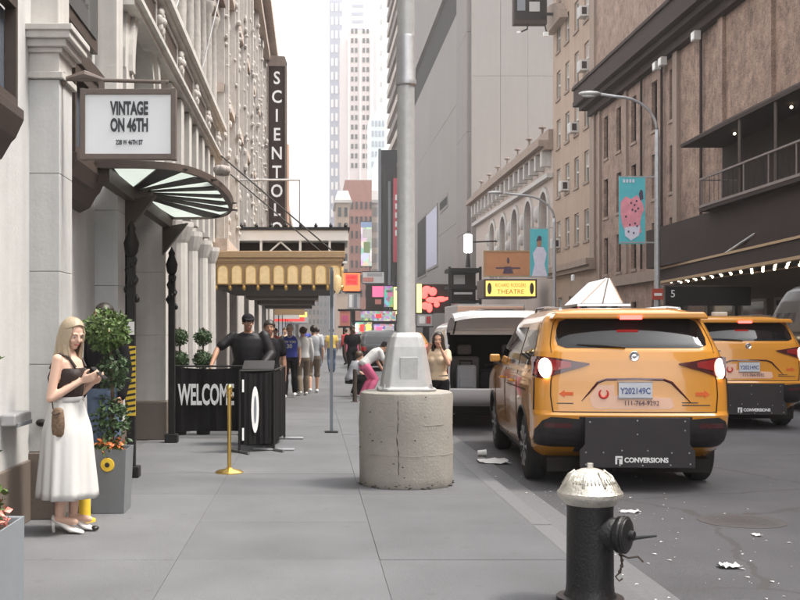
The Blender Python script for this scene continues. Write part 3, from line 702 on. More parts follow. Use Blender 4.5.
# blank brick front
B(RX, 24, -20, 46, 0, 21).build('wall', 'brick_brown', r1)
m = MB(); ops = []
for y0, w in ((47.0, .7), (49.4, .8), (52.6, .8), (55.2, .8), (57.6, .8)):
    for z0, h in ((1.2, 1.8), (4.6, 1.9), (7.6, 2.0), (10.7, 2.2)): ops.append((y0, y0+w, z0, z0+h))
wall_open(m, XP, 46.002, 60, 0, 14, ops, .3); m.box(RX+.31, 24, 46.002, 60, 0, 21); m.box(RX+.004, RX+.31, 46.002, 60, 14, 21)
m.build('wing_wall', 'brick_wing', r1)
wme = MB(); wme.box(RX+.16, RX+.22, 0, .8, 0, .06)
for o in ops:
    w_, h_ = o[1]-o[0], o[3]-o[2]
    m = MB(); m.box(RX+.15, RX+.22, o[0], o[0]+.07, o[2], o[3]); m.box(RX+.15, RX+.22, o[1]-.07, o[1], o[2], o[3]); m.box(RX+.15, RX+.22, o[0]+.07, o[1]-.07, o[2], o[2]+.07); m.box(RX+.15, RX+.22, o[0]+.07, o[1]-.07, o[3]-.07, o[3]); m.box(RX+.14, RX+.22, o[0]+.07, o[1]-.07, (o[2]+o[3])/2-.03, (o[2]+o[3])/2+.03)
    w = m.build('window', 'cornice_dark', r1); B(RX+.2, RX+.21, o[0]+.07, o[1]-.07, o[2]+.07, o[3]-.07).build('pane', 'pane', w)
    B(RX-.06, RX+.1, o[0]-.08, o[1]+.08, o[2]-.14, o[2]-.005).build('sill', 'tan_trim', w)
# piers, downpipes
for y0, w, mt, x in ((46.3, .55, 'tan_trim', .16), (53.9, .35, 'tan_trim', .12), (58.9, .35, 'tan_trim', .12), (41.2, .5, 'brick_wing', .14), (36.8, .5, 'brick_wing', .14)):
    B(RX-x, RX, y0, y0+w, 4.4 if y0 > 46 else 8.8, 13.4).build('wall_strip', mt, r1)
for y0 in (48.4, 51.4, 43.5):
    MB().tube([(RX-.12, y0, 4.5), (RX-.12, y0, 13.4)], .06, 8).build('downpipe', 'cornice_dark', r1)
B(RX-.25, RX, 46.9, 60, 3.85, 4.35).build('string_course', 'tan_trim', r1)
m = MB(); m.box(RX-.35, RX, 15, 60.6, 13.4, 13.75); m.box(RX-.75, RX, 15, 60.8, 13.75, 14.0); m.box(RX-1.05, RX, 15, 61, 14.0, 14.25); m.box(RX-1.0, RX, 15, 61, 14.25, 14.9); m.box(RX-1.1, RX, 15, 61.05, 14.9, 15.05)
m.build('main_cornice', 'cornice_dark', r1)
for yy in (47.1, 47.9, 43.0):
    f = B(RX-.55, RX-.30, yy, yy+.42, 13.0, 13.35).build('floodlight', 'ac_box', r1); B(RX-.57, RX-.551, yy+.05, yy+.37, 13.04, 13.31).build('lens', 'white', f)
# covered fire balcony
by0, by1 = 20, 41.5
bx = 13.9
m = MB(); m.prism([(RX, 9.5), (bx, 8.62), (bx, 8.5), (RX, 8.5)], 'y', by0, by1); m.build('balcony_roof', 'cornice_dark', r1)
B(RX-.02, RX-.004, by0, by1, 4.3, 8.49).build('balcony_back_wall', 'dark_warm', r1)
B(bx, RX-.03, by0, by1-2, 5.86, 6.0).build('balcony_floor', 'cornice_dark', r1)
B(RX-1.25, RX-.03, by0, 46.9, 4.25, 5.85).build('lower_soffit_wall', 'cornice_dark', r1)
rl = MB(); rl.box(bx-.02, bx+.04, by0, by1-2, 5.99, 6.08); rl.box(bx-.02, bx+.04, by0, by1-2, 6.98, 7.04)
for i in range(11): y = by0+i*1.93; rl.tube([(bx+.01, y, 6.0), (bx+.01, y, 7.0)], .025, 6)
rl.tube([(bx+.01, by1-2, 7.0), (RX-.1, by1-2, 7.0)], .03, 6)
rl.build('balcony_rail', 'rail_brown', r1)
m = MB()
for i in range(44): y = by0+i*.43; m.box(bx+.005, bx+.02, y, y+.012, 6.08, 6.98)
m.build('rail_mesh', 'cornice_dark', r1)
for yy in (27.5, 30.2, 33.2, 36.0): MB().tube([(bx+.1, yy, 6.0), (bx+.1, yy, 8.55)], .06, 8).build('balcony_post', 'bronze', r1)
m = MB()
for yy in (29, 33.5, 38): m.ell((14.6, yy, 8.4), (.05, .05, .05), 8, 6)
m.build('soffit_lamps', 'bulb', r1, smooth=True)
MB().tube([(bx+.15, 37.5, 4.2), (bx+.9, 31, 5.85)], .045, 8).build('stay_rod', 'galvanised', r1)
# theatre marquee
mq = thing('theatre_marquee', 'dark theatre marquee with gold trim lines and underside bulbs', 'marquee', (14.2, 40, 3.6))
fx = lambda y: 13.6+(y-30.7)*.065
def strip(a, b, z0, z1, o0, o1):
    return MB().loft([[(fx(a)+o0, a, z0), (fx(a)+o1, a, z0), (fx(a)+o1, a, z1), (fx(a)+o0, a, z1)], [(fx(b)+o0, b, z0), (fx(b)+o1, b, z0), (fx(b)+o1, b, z1), (fx(b)+o0, b, z1)]])
strip(18, 47, 3.68, 4.16, 0, .12).build('fascia', 'cornice_dark', mq)
strip(18, 47.05, 4.16, 4.24, -.05, .14).build('gold_trim', 'gold_paint', mq); strip(18, 47.05, 3.58, 3.68, -.05, .14).build('gold_trim', 'gold_paint', mq)
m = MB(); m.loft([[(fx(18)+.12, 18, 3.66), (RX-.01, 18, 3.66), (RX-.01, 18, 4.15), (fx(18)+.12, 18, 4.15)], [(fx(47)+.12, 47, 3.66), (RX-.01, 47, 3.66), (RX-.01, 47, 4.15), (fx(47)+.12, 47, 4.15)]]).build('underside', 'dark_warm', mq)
k = 0
bme = MB().ell((0, 0, 0), (.05, .05, .05), 8, 6).mesh('bulb', 'bulb', smooth=True)
for i in range(16):
    for j in range(3):
        y = 29+i*1.1+j*.3; x = fx(y)+.3+j*.48
        if x < RX-.1: inst(bme, 'bulb', mq, (x, y, 3.62))
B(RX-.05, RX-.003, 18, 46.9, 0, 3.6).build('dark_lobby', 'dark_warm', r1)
for i in range(9):
    d = B(RX-.09, RX-.051, 20.5+i*2.8, 22.7+i*2.8, .1, 2.7).build('lobby_door', 'bronze', r1); B(RX-.1, RX-.091, 20.7+i*2.8, 22.5+i*2.8, .4, 2.6).build('pane', 'pane', d)
# board with the figure 5
bd = thing('number_board', 'black board with a small white figure 5 beneath the theatre marquee', 'sign board', (13.6, 38, 0))
B(12.2, 15.15, 37.95, 38.05, 2.46, 3.12).build('board', 'dark', bd, bevel=.01)
m = MB(); m.box(12.17, 15.18, 37.93, 38.07, 3.122, 3.17); m.box(12.16, 12.2, 37.93, 38.07, 2.44, 3.12); m.build('frame', 'bronze', bd)
for x in (12.7, 14.6): B(x, x+.1, 37.97, 38.03, 0, 2.458).build('leg', 'iron', bd)
text('lettering', '5', 'white_letters', bd, (12.45, 37.94, 2.86), .36)

# ------------------------------------------------------------------ right: tan building with window air conditioners
r2 = thing('tan_building', 'tan rendered building with small paired windows and air conditioners', 'building', (RX, 65, 0))
m = MB(); ops = []
for k in range(4):
    for z0 in (6.75, 10.05, 13.15, 16.2, 19.2, 22.3):
        y0 = 61.6+k*2.35; ops.append((y0, y0+1.05, z0, z0+1.75))
for k in range(3): ops.append((62.4+k*2.9, 63.5+k*2.9, 2.1, 3.7))
wall_open(m, XP, 60.02, 70.7, 0, 30, ops, .3); m.box(RX+.31, 26, 60.02, 70.7, 0, 30)
m.build('wall', 'tan_render', r2)
for i, o in enumerate(ops):
    m = MB(); m.box(RX+.12, RX+.2, o[0], o[0]+.09, o[2], o[3]); m.box(RX+.12, RX+.2, o[1]-.09, o[1], o[2], o[3]); m.box(RX+.12, RX+.2, o[0]+.09, o[1]-.09, o[2], o[2]+.09); m.box(RX+.12, RX+.2, o[0]+.09, o[1]-.09, o[3]-.09, o[3]); m.box(RX+.11, RX+.2, o[0]+.09, o[1]-.09, (o[2]+o[3])/2-.05, (o[2]+o[3])/2+.05)
    w = m.build('window', 'ac_box', r2)
    B(RX+.18, RX+.19, o[0]+.09, o[1]-.09, o[2]+.09, (o[2]+o[3])/2-.05).build('pane', 'pane', w)
    B(RX+.18, RX+.19, o[0]+.09, o[1]-.09, (o[2]+o[3])/2+.05, o[3]-.09).build('pane', random.choice(('pane', 'curtain', 'pane_blue')), w)
    B(RX-.08, RX+.05, o[0]-.1, o[1]+.1, o[2]-.16, o[2]-.005).build('sill', 'tan_trim', w)
for (k, z0) in ((1, 13.2), (0, 16.25), (2, 10.1), (3, 6.8), (0, 19.3)):
    y0 = 61.6+k*2.35
    a = B(RX-.45, RX+.1, y0+.15, y0+.9, z0, z0+.6).build('air_conditioner', 'ac_box', r2, bevel=.02); B(RX-.465, RX-.451, y0+.22, y0+.83, z0+.08, z0+.5).build('grille', 'truck_grey', a)
    B(RX-.35, RX-.08, y0+.144, y0+.149, z0+.1, z0+.5).build('side_vent', 'cornice_dark', a)
m = MB(); m.box(RX-.35, RX, 60.05, 71.0, 5.0, 5.25); m.box(RX-.55, RX, 60.05, 71.2, 5.25, 5.6); m.build('base_cornice', 'tan_trim', r2)
B(RX-.12, RX, 60.05, 61.0, 5.6, 30).build('corner_strip', 'tan_trim', r2)
MB().prism([(70.6, 20.6), (66.5, 20.6), (66.9, 21.2), (68.0, 21.9), (69.5, 22.2), (70.6, 22.2)], 'x', RX-.5, RX-.003).build('bow_balcony', 'tan_trim', r2)
MB().lathe([(.12, 0), (.12, .3), (.05, .35)], (RX-.5, 63.2, 4.5), 10).build('wall_lantern', 'white', r2)

# dark projecting sign box
ds = thing('projecting_sign', 'dark square projecting sign box high on the tan building', 'sign', (13.6, 68.5, 20))
p0 = at(513, 25, 68.5); p1 = at(546, -12, 68.5)
B(p0.x, p1.x, 68.2, 68.8, p0.z, p1.z).build('box', 'cornice_dark', ds)
B(p0.x+.1, p1.x-.1, 68.18, 68.199, p0.z+.25, p1.z-.2).build('face', 'dark', ds); B(p0.x+.95, p0.x+1.6, 68.16, 68.179, p0.z+.75, p0.z+1.35).build('emblem', 'truck_grey', ds); B(p0.x+.2, p0.x+.7, 68.16, 68.179, p0.z+.8, p0.z+1.5).build('emblem', 'planter_light', ds)
B(p1.x, RX+.1, 68.4, 68.6, p0.z+.6, p0.z+.75).build('bracket', 'iron', ds)
m = MB(); m.tube([(p0.x+.9, 68.4, p0.z), (p0.x+.85, 68.3, p0.z-.3), (p0.x+.4, 68.1, p0.z-.55)], .05, 6); m.tube([(p1.x-.1, 68.4, p0.z), (p1.x, 68.3, p0.z-.55)], .05, 6); m.build('lamp_arm', 'iron', ds)
MB().ell((p0.x+.3, 68.1, p0.z-.58), (.16, .1, .09), 8, 6).build('lamp_head', 'white', ds); B(p1.x-.2, p1.x+.1, 68.2, 68.4, p0.z-.75, p0.z-.5).build('lamp_head', 'white', ds)

# ------------------------------------------------------------------ right: arched terracotta theatre
r3 = thing('arched_theatre', 'pale terracotta theatre with tall arched windows and bracketed cornice', 'building', (RX, 85, 0))
m = MB(); ac = []
for k in range(5): ac.append(73.2+k*5.2)
hw = 1.25; spz, top, bot = 9.6, 12.4, 6.0
edges = [70.75]
for c in ac:
    m.quad((RX, edges[-1], bot), (RX, c-hw, bot), (RX, c-hw, top), (RX, edges[-1], top)); edges.append(c+hw)
    for q in range(12):
        a, b = math.pi*q/12, math.pi*(q+1)/12
        m.quad((RX, c+hw*math.cos(a), spz+hw*math.sin(a)), (RX, c+hw*math.cos(b), spz+hw*math.sin(b)), (RX, c+hw*math.cos(b), top), (RX, c+hw*math.cos(a), top))
        m.quad((RX, c+hw*math.cos(a), spz+hw*math.sin(a)), (RX, c+hw*math.cos(b), spz+hw*math.sin(b)), (RX+.6, c+hw*math.cos(b), spz+hw*math.sin(b)), (RX+.6, c+hw*math.cos(a), spz+hw*math.sin(a)))
    for s in (-1, 1): m.quad((RX, c+s*hw, bot), (RX+.6, c+s*hw, bot), (RX+.6, c+s*hw, spz), (RX, c+s*hw, spz))
m.quad((RX, edges[-1], bot), (RX, 103.9, bot), (RX, 103.9, top), (RX, edges[-1], top)); m.quad((RX, 70.75, 0), (RX, 103.9, 0), (RX, 103.9, bot), (RX, 70.75, bot)); m.box(RX+.61, 25, 70.75, 103.9, 0, 14.2)
m.box(RX, RX+.6, 70.75, 103.9, top+.005, 14.2)
m.build('wall', 'terracotta', r3)
for c in ac:
    w = B(RX+.5, RX+.56, c-hw, c+hw, bot, spz+hw).build('arched_window', 'pane', r3)
    f = MB()
    for d in (-.5, .3): f.box(RX+.42, RX+.499, c+d, c+d+.14, bot, spz+hw*.9)
    f.box(RX+.41, RX+.499, c-hw, c+hw, 8.0, 8.16); f.build('mullion', 'tan_trim', w)
    s = MB()
    pts = [(c+(hw+.02)*math.cos(math.pi*q/16), spz+(hw+.02)*math.sin(math.pi*q/16)) for q in range(17)]; pts = [(c+hw+.02, bot)]+pts+[(c-hw-.02, bot)]
    rg = []
    for (yy, zz) in pts:
        d = Vector((0, yy-c, max(zz-spz, 0))).normalized()*.3
        rg.append([(RX-.001, yy, zz), (RX-.16, yy, zz), (RX-.16, yy+d.y, zz+d.z), (RX-.001, yy+d.y, zz+d.z)])
    s.loft(rg).build('arch_surround', 'terracotta_pale', r3)
    bu = MB(); bu.ell((RX-.1, c+hw+.9, 9.6), (.25, .5, .6), 10, 6); bu.ell((RX-.15, c+hw+.9, 8.3), (.3, .35, .45), 10, 6); bu.build('bust_ornament', 'terracotta_pale', r3, smooth=True)
m = MB(); m.box(RX-.4, RX, 70.75, 104, 11.5, 11.8); m.build('lower_cornice', 'terracotta_pale', r3)
m = MB(); m.box(RX-.55, RX, 70.75, 104.2, 13.3, 13.5); m.box(RX-.95, RX, 70.75, 104.4, 13.5, 13.9); m.box(RX-.3, RX+.5, 70.75, 104, 13.9, 14.6); m.build('main_cornice', 'tan_trim', r3)
for k in range(17): y = 71.4+k*1.95; B(RX-.6, RX, y, y+.5, 12.3, 13.29).build('bracket', 'terracotta_pale', r3)
for k in range(7): MB().lathe([(.16, 0), (.16, .12), (.07, .2), (.08, .5), (.26, .56), (.26, .62), (.06, .7), (.001, .85)], (RX-.1, 73.5+k*4.4, 14.6), 8).build('roof_urn', 'brown_stone', r3)
# posters and lit marquee
om = thing('theatre_poster', 'orange show poster board above the yellow marquee', 'poster', (13, 72, 5.3))
p0, p1 = at(485, 275, 72), at(531, 252, 72)
B(p0.x, p1.x, 72, 72.2, p0.z, p1.z).build('board', 'poster_orange', om); m = MB(); m.box(p0.x-.1, p1.x+.1, 71.95, 72.25, p1.z, p1.z+.1); m.box(p0.x-.1, p1.x+.1, 71.95, 72.25, p0.z-.1, p0.z); m.box(p0.x-.1, p0.x, 71.95, 72.25, p0.z, p1.z); m.box(p1.x, p1.x+.1, 71.95, 72.25, p0.z, p1.z); m.build('frame', 'gold_paint', om)
cx = (p0.x+p1.x)/2; m = MB(); m.box(cx-.8, cx+.8, 71.97, 71.998, p0.z+.42, p0.z+.5); m.prism([(cx-.35, p0.z+.1), (cx+.35, p0.z+.1), (cx+.2, p0.z+.55), (cx-.2, p0.z+.55)], 'y', 71.96, 71.995); m.ell((cx, 71.98, p0.z+.95), (.08, .02, .2), 8, 6); m.build('artwork', 'banner_ink', om)
ym = thing('lit_marquee', 'glowing yellow lettered marquee projecting below the orange poster', 'marquee', (13, 72, 3.8))
q0, q1 = at(484, 298, 71.9), at(537, 279, 71.9)
B(q0.x, q1.x, 71.9, 75, q0.z, q1.z).build('box', 'bronze', ym, bevel=.03); B(q0.x+.12, q1.x-.12, 71.86, 71.899, q0.z+.12, q1.z-.12).build('light_panel', 'marquee_yellow', ym)
cx = (q0.x+q1.x)/2
text('lettering', 'RICHARD RODGERS', 'rust_red', ym, (cx, 71.85, q1.z-.42), .36, xs=.62); text('lettering', 'THEATRE', 'rust_red', ym, (cx, 71.85, q0.z+.4), .42, xs=1.0)
for s in (q0.x+.35, q1.x-.35): MB().ell((s, 71.85, (q0.z+q1.z)/2), (.14, .02, .38), 10, 8).build('medallion', 'bronze', ym)
wl = thing('wall_lamp', 'tall glowing white lantern on a wall bracket beside the arched theatre', 'lamp', (15, 100, 9))
a = at(468, 253, 92); b = at(468, 234, 92)
MB().lathe([(.2, 0), (.35, .1), (.35, b.z-a.z-.1), (.2, b.z-a.z)], (a.x, 92, a.z), 12).build('globe', 'lamp_white', wl, smooth=True)
m = MB(); m.tube([(a.x, 92, a.z+.9), (RX+.2, 92, a.z+1.0)], .07, 6); m.tube([(a.x, 92, a.z), (a.x, 92, a.z-1.2)], [.1, .22], 8); m.build('bracket', 'iron', wl)

# ------------------------------------------------------------------ huge blank concrete tower
r4 = thing('concrete_tower', 'huge blank grey concrete tower rising behind the arched theatre', 'building', (RX, 105, 0))
B(RX+.15, 40, 105.15, 190, 0, 72).build('core', 'grey_pier', r4)
pz = [0, 14, 26, 38, 50, 62, 72]
for i in range(8):
    for j in range(6):
        B(18.0+i*2.62+.01, 18.0+(i+1)*2.62-.01, 105.0, 105.14, pz[j]+.01, pz[j+1]-.01).build('wall_panel', 'grey_concrete', r4)
# corner pier
m = MB()
for j in range(6): B(RX-.25, 17.98, 105.0, 105.66, pz[j]+.01, pz[j+1]-.01).build('wall_panel', 'grey_concrete', r4); B(RX-.62, RX+.149, 105.68, 113.3, pz[j]*.8+.02, pz[j+1]*.8+(.0 if j < 5 else 14)-.02).build('corner_pier', 'grey_pier', r4)
# street face as big panels with a slanting slot and lower openings
zz = [0, 13, 25.5, 38, 72]
yl = [113.35, 126, 142, 160, 190]
for i in range(4):
    for j in range(4):
        y0, y1, z0, z1 = yl[i], yl[i+1], zz[j], zz[j+1]
        if j == 2: z1 = 35.0
        if j == 3: z0 = 40.2
        B(RX-.3, RX+.149, y0+.02, y1-.02, z0+.02, z1-.02).build('wall_panel', 'grey_concrete', r4)
B(RX-.3, RX+.149, 113.35, 114.5, 35.0, 40.2).build('wall_panel', 'grey_concrete', r4)
B(RX+.06, RX+.148, 114.55, 190, 35.02, 40.18).build('slot_recess', 'dark', r4)
def opening(nm, pxl, pxr, yt, ybm, mt, d):
    Ya, Yb = 1100*(RX-.3)/(pxr-312), 1100*(RX-.3)/(pxl-312)
    s = F/Ya; z1 = EYE+(332-yt)/s; s2 = F/Yb; z0 = EYE+(332-ybm)/s2
    fr = B(RX-.36-d, RX-.301, Ya, Yb, z0, z1).build(nm, 'grey_pier', r4); B(RX-.372-d, RX-.361-d, Ya+.3, Yb-.3, z0+.3, z1-.3).build(nm+'_face', mt, fr)
opening('lilac_screen', 427, 438, 203, 272, 'lilac_panel', .06)
opening('dark_bay', 418, 426.5, 213, 280, 'dark', .02)
opening('dark_niche', 440, 448, 193, 214, 'dark', .0)
# dark kiosk scaffolding below
kk = thing('scaffold_shed', 'dark steel sidewalk shed standing before the concrete tower', 'scaffold', (13.8, 88, 0))
a, b = at(449, 300, 88), at(481, 268, 88)
m = MB(); m.box(a.x, b.x, 88, 91, b.z-.3, b.z); m.box(a.x, b.x, 88, 91, a.z+.9, a.z+1.15); m.box(a.x, b.x, 88.02, 91, a.z-.2, a.z); m.build('deck', 'dark', kk)
for x in (a.x+.05, b.x-.05): B(x-.1, x+.1, 87.95, 88.15, 0, b.z+.1).build('post', 'iron', kk)
B(a.x+.3, b.x-.3, 89, 89.1, a.z, b.z-.3).build('hoarding', 'dark_warm', kk); B(a.x+.5, a.x+1.4, 88.9, 88.99, a.z+1.3, b.z-.5).build('notice', 'truck_grey', kk); B(a.x+.4, b.x-.7, 87.97, 88.01, a.z+.45, a.z+.62).build('pale_rail', 'truck_grey', kk)

# ------------------------------------------------------------------ street lamps with banners
def street_lamp(Y, label, zt=10.2, hw_=2.4, banner=None):
    x = 12.55
    t = thing('street_lamp', label, 'street lamp', (x, Y, 0), group='curved arm lamps on the opposite kerb')
    MB().lathe([(.26, 0), (.26, .5), (.16, .6), (.12, 1.2), (.085, zt-1.6), (.07, zt-1.3)], (x, Y, 0), 12).build('post', 'galvanised', t, smooth=True)
    pts = [(x, Y, zt-1.35)]+[(x-hw_*.6*(1-math.cos(a)), Y, zt-1.35+1.25*math.sin(a)) for a in [math.pi/2*k/8 for k in range(1, 9)]]+[(x-hw_*.85, Y, zt)]
    MB().tube(pts, .055, 8).build('arm', 'galvanised', t, smooth=True)
    h = MB().ell((x-hw_-.05, Y, zt+.02), (.42, .16, .10), 14, 8).build('head', 'pole_paint', t, smooth=True); MB().ell((x-hw_-.08, Y, zt-.05), (.26, .11, .07), 12, 6).build('lens', 'sign_white', h, smooth=True)
    m = MB()
    if banner:
        xa, xb, za, zb = banner; m.box(xa, x, Y-.03, Y+.03, zb+.02, zb+.07); m.box(xa, x, Y-.03, Y+.03, za-.07, za-.02)
    m.tube([(x, Y, 3.2), (x+.3, Y, 3.2), (x+.3, Y, 2.9)], .03, 6); m.build('brackets', 'galvanised', t)
    return t
street_lamp(40.0, 'tall grey curved-arm lamp post with the pink banner', banner=(11.2, 12.4, 4.85, 7.15))
m = B(12.33, 12.75, 39.86, 39.9, 2.72, 3.12).build('red_sign', 'rust_red', [o for o in bpy.data.objects if o.name.startswith('street_lamp')][0]); B(12.4, 12.68, 39.85, 39.859, 2.86, 2.96).build('sign_bar', 'white', m)
street_lamp(57.0, 'curved-arm lamp post against the tan building with pale teal banner', zt=8.75, hw_=3.0, banner=(11.2, 12.4, 4.45, 6.9))
bn = thing('street_banner', 'teal banner printed with pink figures hung on nearer lamp post', 'banner', (12.0, 40, 4.85))
a, b = at(619, 244, 40), at(645, 176, 40)
B(a.x, b.x, 39.98, 40.02, a.z, b.z).build('cloth', 'banner_teal', bn)
def blob(pts, Y, nm, mt, par):
    MB().loft([[(p[0], Y, p[1]) for p in pts], [(p[0], Y+.006, p[1]) for p in pts]]).build(nm, mt, par)
W_, H_ = b.x-a.x, b.z-a.z
bp = lambda u, v: (a.x+W_*u, a.z+H_*v)
blob([bp(.06, .62), bp(.25, .70), bp(.45, .66), bp(.68, .72), bp(.90, .60), bp(.96, .5), bp(.85, .42), bp(.8, .3), bp(.85, .18), bp(.6, .08), bp(.3, .12), bp(.1, .3), bp(.05, .45)], 39.965, 'print_shape', 'banner_pink', bn)
blob([bp(.75, .74), bp(.82, .8), bp(.9, .78), bp(.92, .66), bp(.8, .64)], 39.955, 'print_shape', 'banner_ink', bn)
blob([bp(.2, .24), bp(.8, .27), bp(.75, .12), bp(.45, .05), bp(.22, .12)], 39.957, 'print_shape', 'banner_pale', bn)
for u, v in ((.45, .60), (.58, .57), (.66, .63), (.5, .5), (.62, .48), (.72, .52), (.4, .28), (.6, .3), (.68, .26), (.35, .18), (.55, .16), (.25, .4)): blob([bp(u-.035, v-.012), bp(u+.03, v-.016), bp(u+.04, v+.014), bp(u-.02, v+.018)], 39.952, 'print_dot', 'banner_ink', bn)
for q in range(4): B(*[bp(.15+q*.12, 0)[0], bp(.22+q*.12, 0)[0], 39.96, 39.975, bp(0, .9)[1], bp(0, .95)[1]]).build('print_dot', 'banner_pale', bn)
bn2 = thing('street_banner', 'pale teal banner printed with a white-clad figure by the orange poster', 'banner', (11.8, 57, 4.4))
a, b = at(530, 276, 57), at(548, 229, 57); W_, H_ = b.x-a.x, b.z-a.z
B(a.x, b.x, 56.98, 57.02, a.z, b.z).build('cloth', 'banner_teal', bn2)
blob([bp(.1, .0), bp(.95, .0), bp(.8, .25), bp(.92, .48), bp(.72, .62), bp(.38, .62), bp(.15, .48), bp(.25, .25)], 56.965, 'print_shape', 'banner_pale', bn2)
blob([bp(.38, .62), bp(.6, .62), bp(.63, .76), bp(.5, .82), bp(.38, .76)], 56.955, 'print_shape', 'skin_tan', bn2); blob([bp(.34, .74), bp(.64, .76), bp(.62, .84), bp(.45, .86)], 56.95, 'print_shape', 'banner_ink', bn2)

# ------------------------------------------------------------------ far right cluster, towers
fd = thing('finned_building', 'dark building with jagged projecting balconies behind the lamp pole', 'building', (17, 195, 0))
B(17.5, 40, 191, 240, 0, 75).build('wall', 'brown_stone', fd)
for k in range(16): B(15.8, 17.49, 192, 232, 22+k*3.2, 23.4+k*3.2).build('balcony', 'terracotta' if k % 2 else 'brown_stone', fd)
dg_ = thing('dark_glass_building', 'narrow dark glass front with vertical fins left of the lamp pole', 'building', (15, 200, 0))
a, b = at(379, 300, 205), at(400, 150, 205)
B(a.x, b.x+2, 205, 230, 0, b.z).build('wall', 'pane', dg_)
for k, px in enumerate((378.5, 383, 388, 392)):
    p = at(px, 300, 204); B(p.x, p.x+.45, 203.6, 205, 4, b.z-(k*3.0)).build('fin', 'planter_light' if k % 2 == 0 else 'iron', dg_)
rs = thing('red_banner', 'narrow red vertical banner sign beside the lamp pole', 'sign', (15, 198, 15))
a, b = at(393.5, 262, 198), at(400, 178, 198); B(a.x, b.x, 198, 198.4, a.z, b.z).build('cloth', 'red_banner', rs); B(a.x, b.x, 197.95, 198.45, b.z, b.z+2).build('header', 'dark', rs)
for k in range(5): B(a.x+.3, a.x+.8, 197.9, 197.99, b.z-4-k*1.6, b.z-3-k*1.6).build('letter', 'white', rs)
def tower(name, label, px0, px1, ptop, Y, m_, nc, dz, z0, wm='pane', ww=.55, wh=.55, cat='building', setb=None, base=0, x_off=0):
    a, b = at(px0, ptop, Y), at(px1, ptop, Y)
    t = thing(name, label, cat, (a.x, Y, 0))
    B(a.x, b.x, Y, Y+30, 0, a.z).build('wall', m_, t)
    cw = (b.x-a.x)/nc; me = B(0, cw*ww, -.3, .2, 0, dz*wh).mesh('window', wm)
    z = z0
    while z < a.z-dz:
        for c in range(nc): inst(me, 'window', t, (a.x+cw*(c+.5-ww/2), Y, z))
        z += dz
    return t
tower('slate_tower', 'slim slate blue tower against the white sky', 330, 343, -40, 560, 'tower_blue', 3, 7.0, 60, 'tower_white')
tp = tower('pink_tower', 'pinkish white tower with two columns of paired windows', 341, 372, 30, 520, 'tower_pink', 1, 900, 60)
a, b = at(343.5, 30, 520), at(365, -40, 520)
B(a.x, b.x, 524, 545, 100, b.z).build('setback', 'tower_white', tp)
for k in range(7): p = at(352, 26-k*8, 520); B(p.x, b.x-.5, 523.6, 523.99, p.z-1.3, p.z).build('window_band', 'tower_blue', tp)
me = B(0, 1.15, -.3, .2, 0, 2.3).mesh('window', 'pane'); 
for j in range(15):
    for px in (351, 355, 362.5, 366.5):
        p = at(px, 168-j*9.6, 520); inst(me, 'window', tp, (p.x, 520, p.z))
for px in (348, 359.5, 370): p = at(px, 180, 519.5); B(p.x, p.x+.8, 519.3, 519.99, 60, 140).build('pier', 'tower_white', tp)
tower('white_tower', 'white sunlit tower beside the pinkish one', 377, 394, -20, 480, 'tower_white', 2, 6.8, 95, 'truck_grey', .3, .3)
tower('green_tower', 'low pale green glass tower beyond the pinkish tower', 371, 385, 112, 430, 'tower_green', 4, 4.0, 50, 'tower_blue')
tower('red_brick_building', 'red brick mid-rise at the far end of the street', 345, 373, 180, 330, 'brick_red', 6, 4.4, 12, 'pane', .45, .5)
ts_ = tower('tan_spire_building', 'narrow tan stone building left of the red brick mid-rise', 336.5, 349, 200, 300, 'tan_render', 2, 4.2, 12, 'pane', .5, .6)
a = at(336, 200, 299.9); b = at(350, 190, 299.9)
MB().loft([[(a.x-.3, 299.5, a.z+.01), (b.x+.3, 299.5, a.z+.01), (b.x+.3, 320, a.z+.01), (a.x-.3, 320, a.z+.01)], [(a.x+.5, 301, b.z), (b.x-.5, 301, b.z), (b.x-.5, 318, b.z), (a.x+.5, 318, b.z)]]).build('stone_cap', 'terracotta_pale', ts_); B(a.x-.5, b.x+.5, 299.2, 321, a.z-.8, a.z).build('ledge', 'terracotta_pale', ts_)
tower('far_block', 'brown block closing the far street under the gold marquee', 296, 320, 268, 600, 'tan_trim', 6, 5.0, 6, 'pane', .5, .5)
tower('far_block', 'grey stone block closing the far street beside the sign post', 319, 340, 284, 590, 'grey_pier', 5, 4.6, 6, 'pane_blue', .5, .5)
def billboard(label, px0, px1, py0, py1, Y, m_, strips=(), cat='billboard'):
    a, b = at(px0, py1, Y), at(px1, py0, Y)
    t = thing('billboard', label, cat, (a.x, Y, a.z))
    B(a.x, b.x, Y, Y+.6, a.z, b.z).build('panel', m_, t)
    w = max(.12, (b.x-a.x)*.04); m = MB(); m.box(a.x-w, b.x+w, Y-.06, Y+.66, b.z, b.z+w); m.box(a.x-w, b.x+w, Y-.06, Y+.66, a.z-w, a.z); m.build('frame', 'iron', t)
    B((a.x+b.x)/2-w, (a.x+b.x)/2+w, Y+.61, Y+.9, -.15, a.z).build('support', 'iron', t)
    for (u0, u1, v0, v1, mm) in strips:
        B(a.x+(b.x-a.x)*u0, a.x+(b.x-a.x)*u1, Y-.05, Y-.001, a.z+(b.z-a.z)*v0, a.z+(b.z-a.z)*v1).build('print', mm, t)
    return t
billboard('orange sign with white lines of lettering beyond the marquee', 343.5, 360, 273, 291, 110, 'sign_orange', ((.12, .88, .32, .92, 'sign_red'), (.2, .8, .68, .84, 'white'), (.24, .76, .42, .58, 'white')), 'sign')
billboard('olive and cream picture billboard at the far end', 361, 379, 222, 266, 290, 'screen_far', ((.0, 1, .88, 1., 'screen_blue'), (.15, .5, .3, .55, 'leaf_pale'), (.5, .9, .1, .35, 'white'), (.1, .9, .64, .84, 'terracotta_pale')))
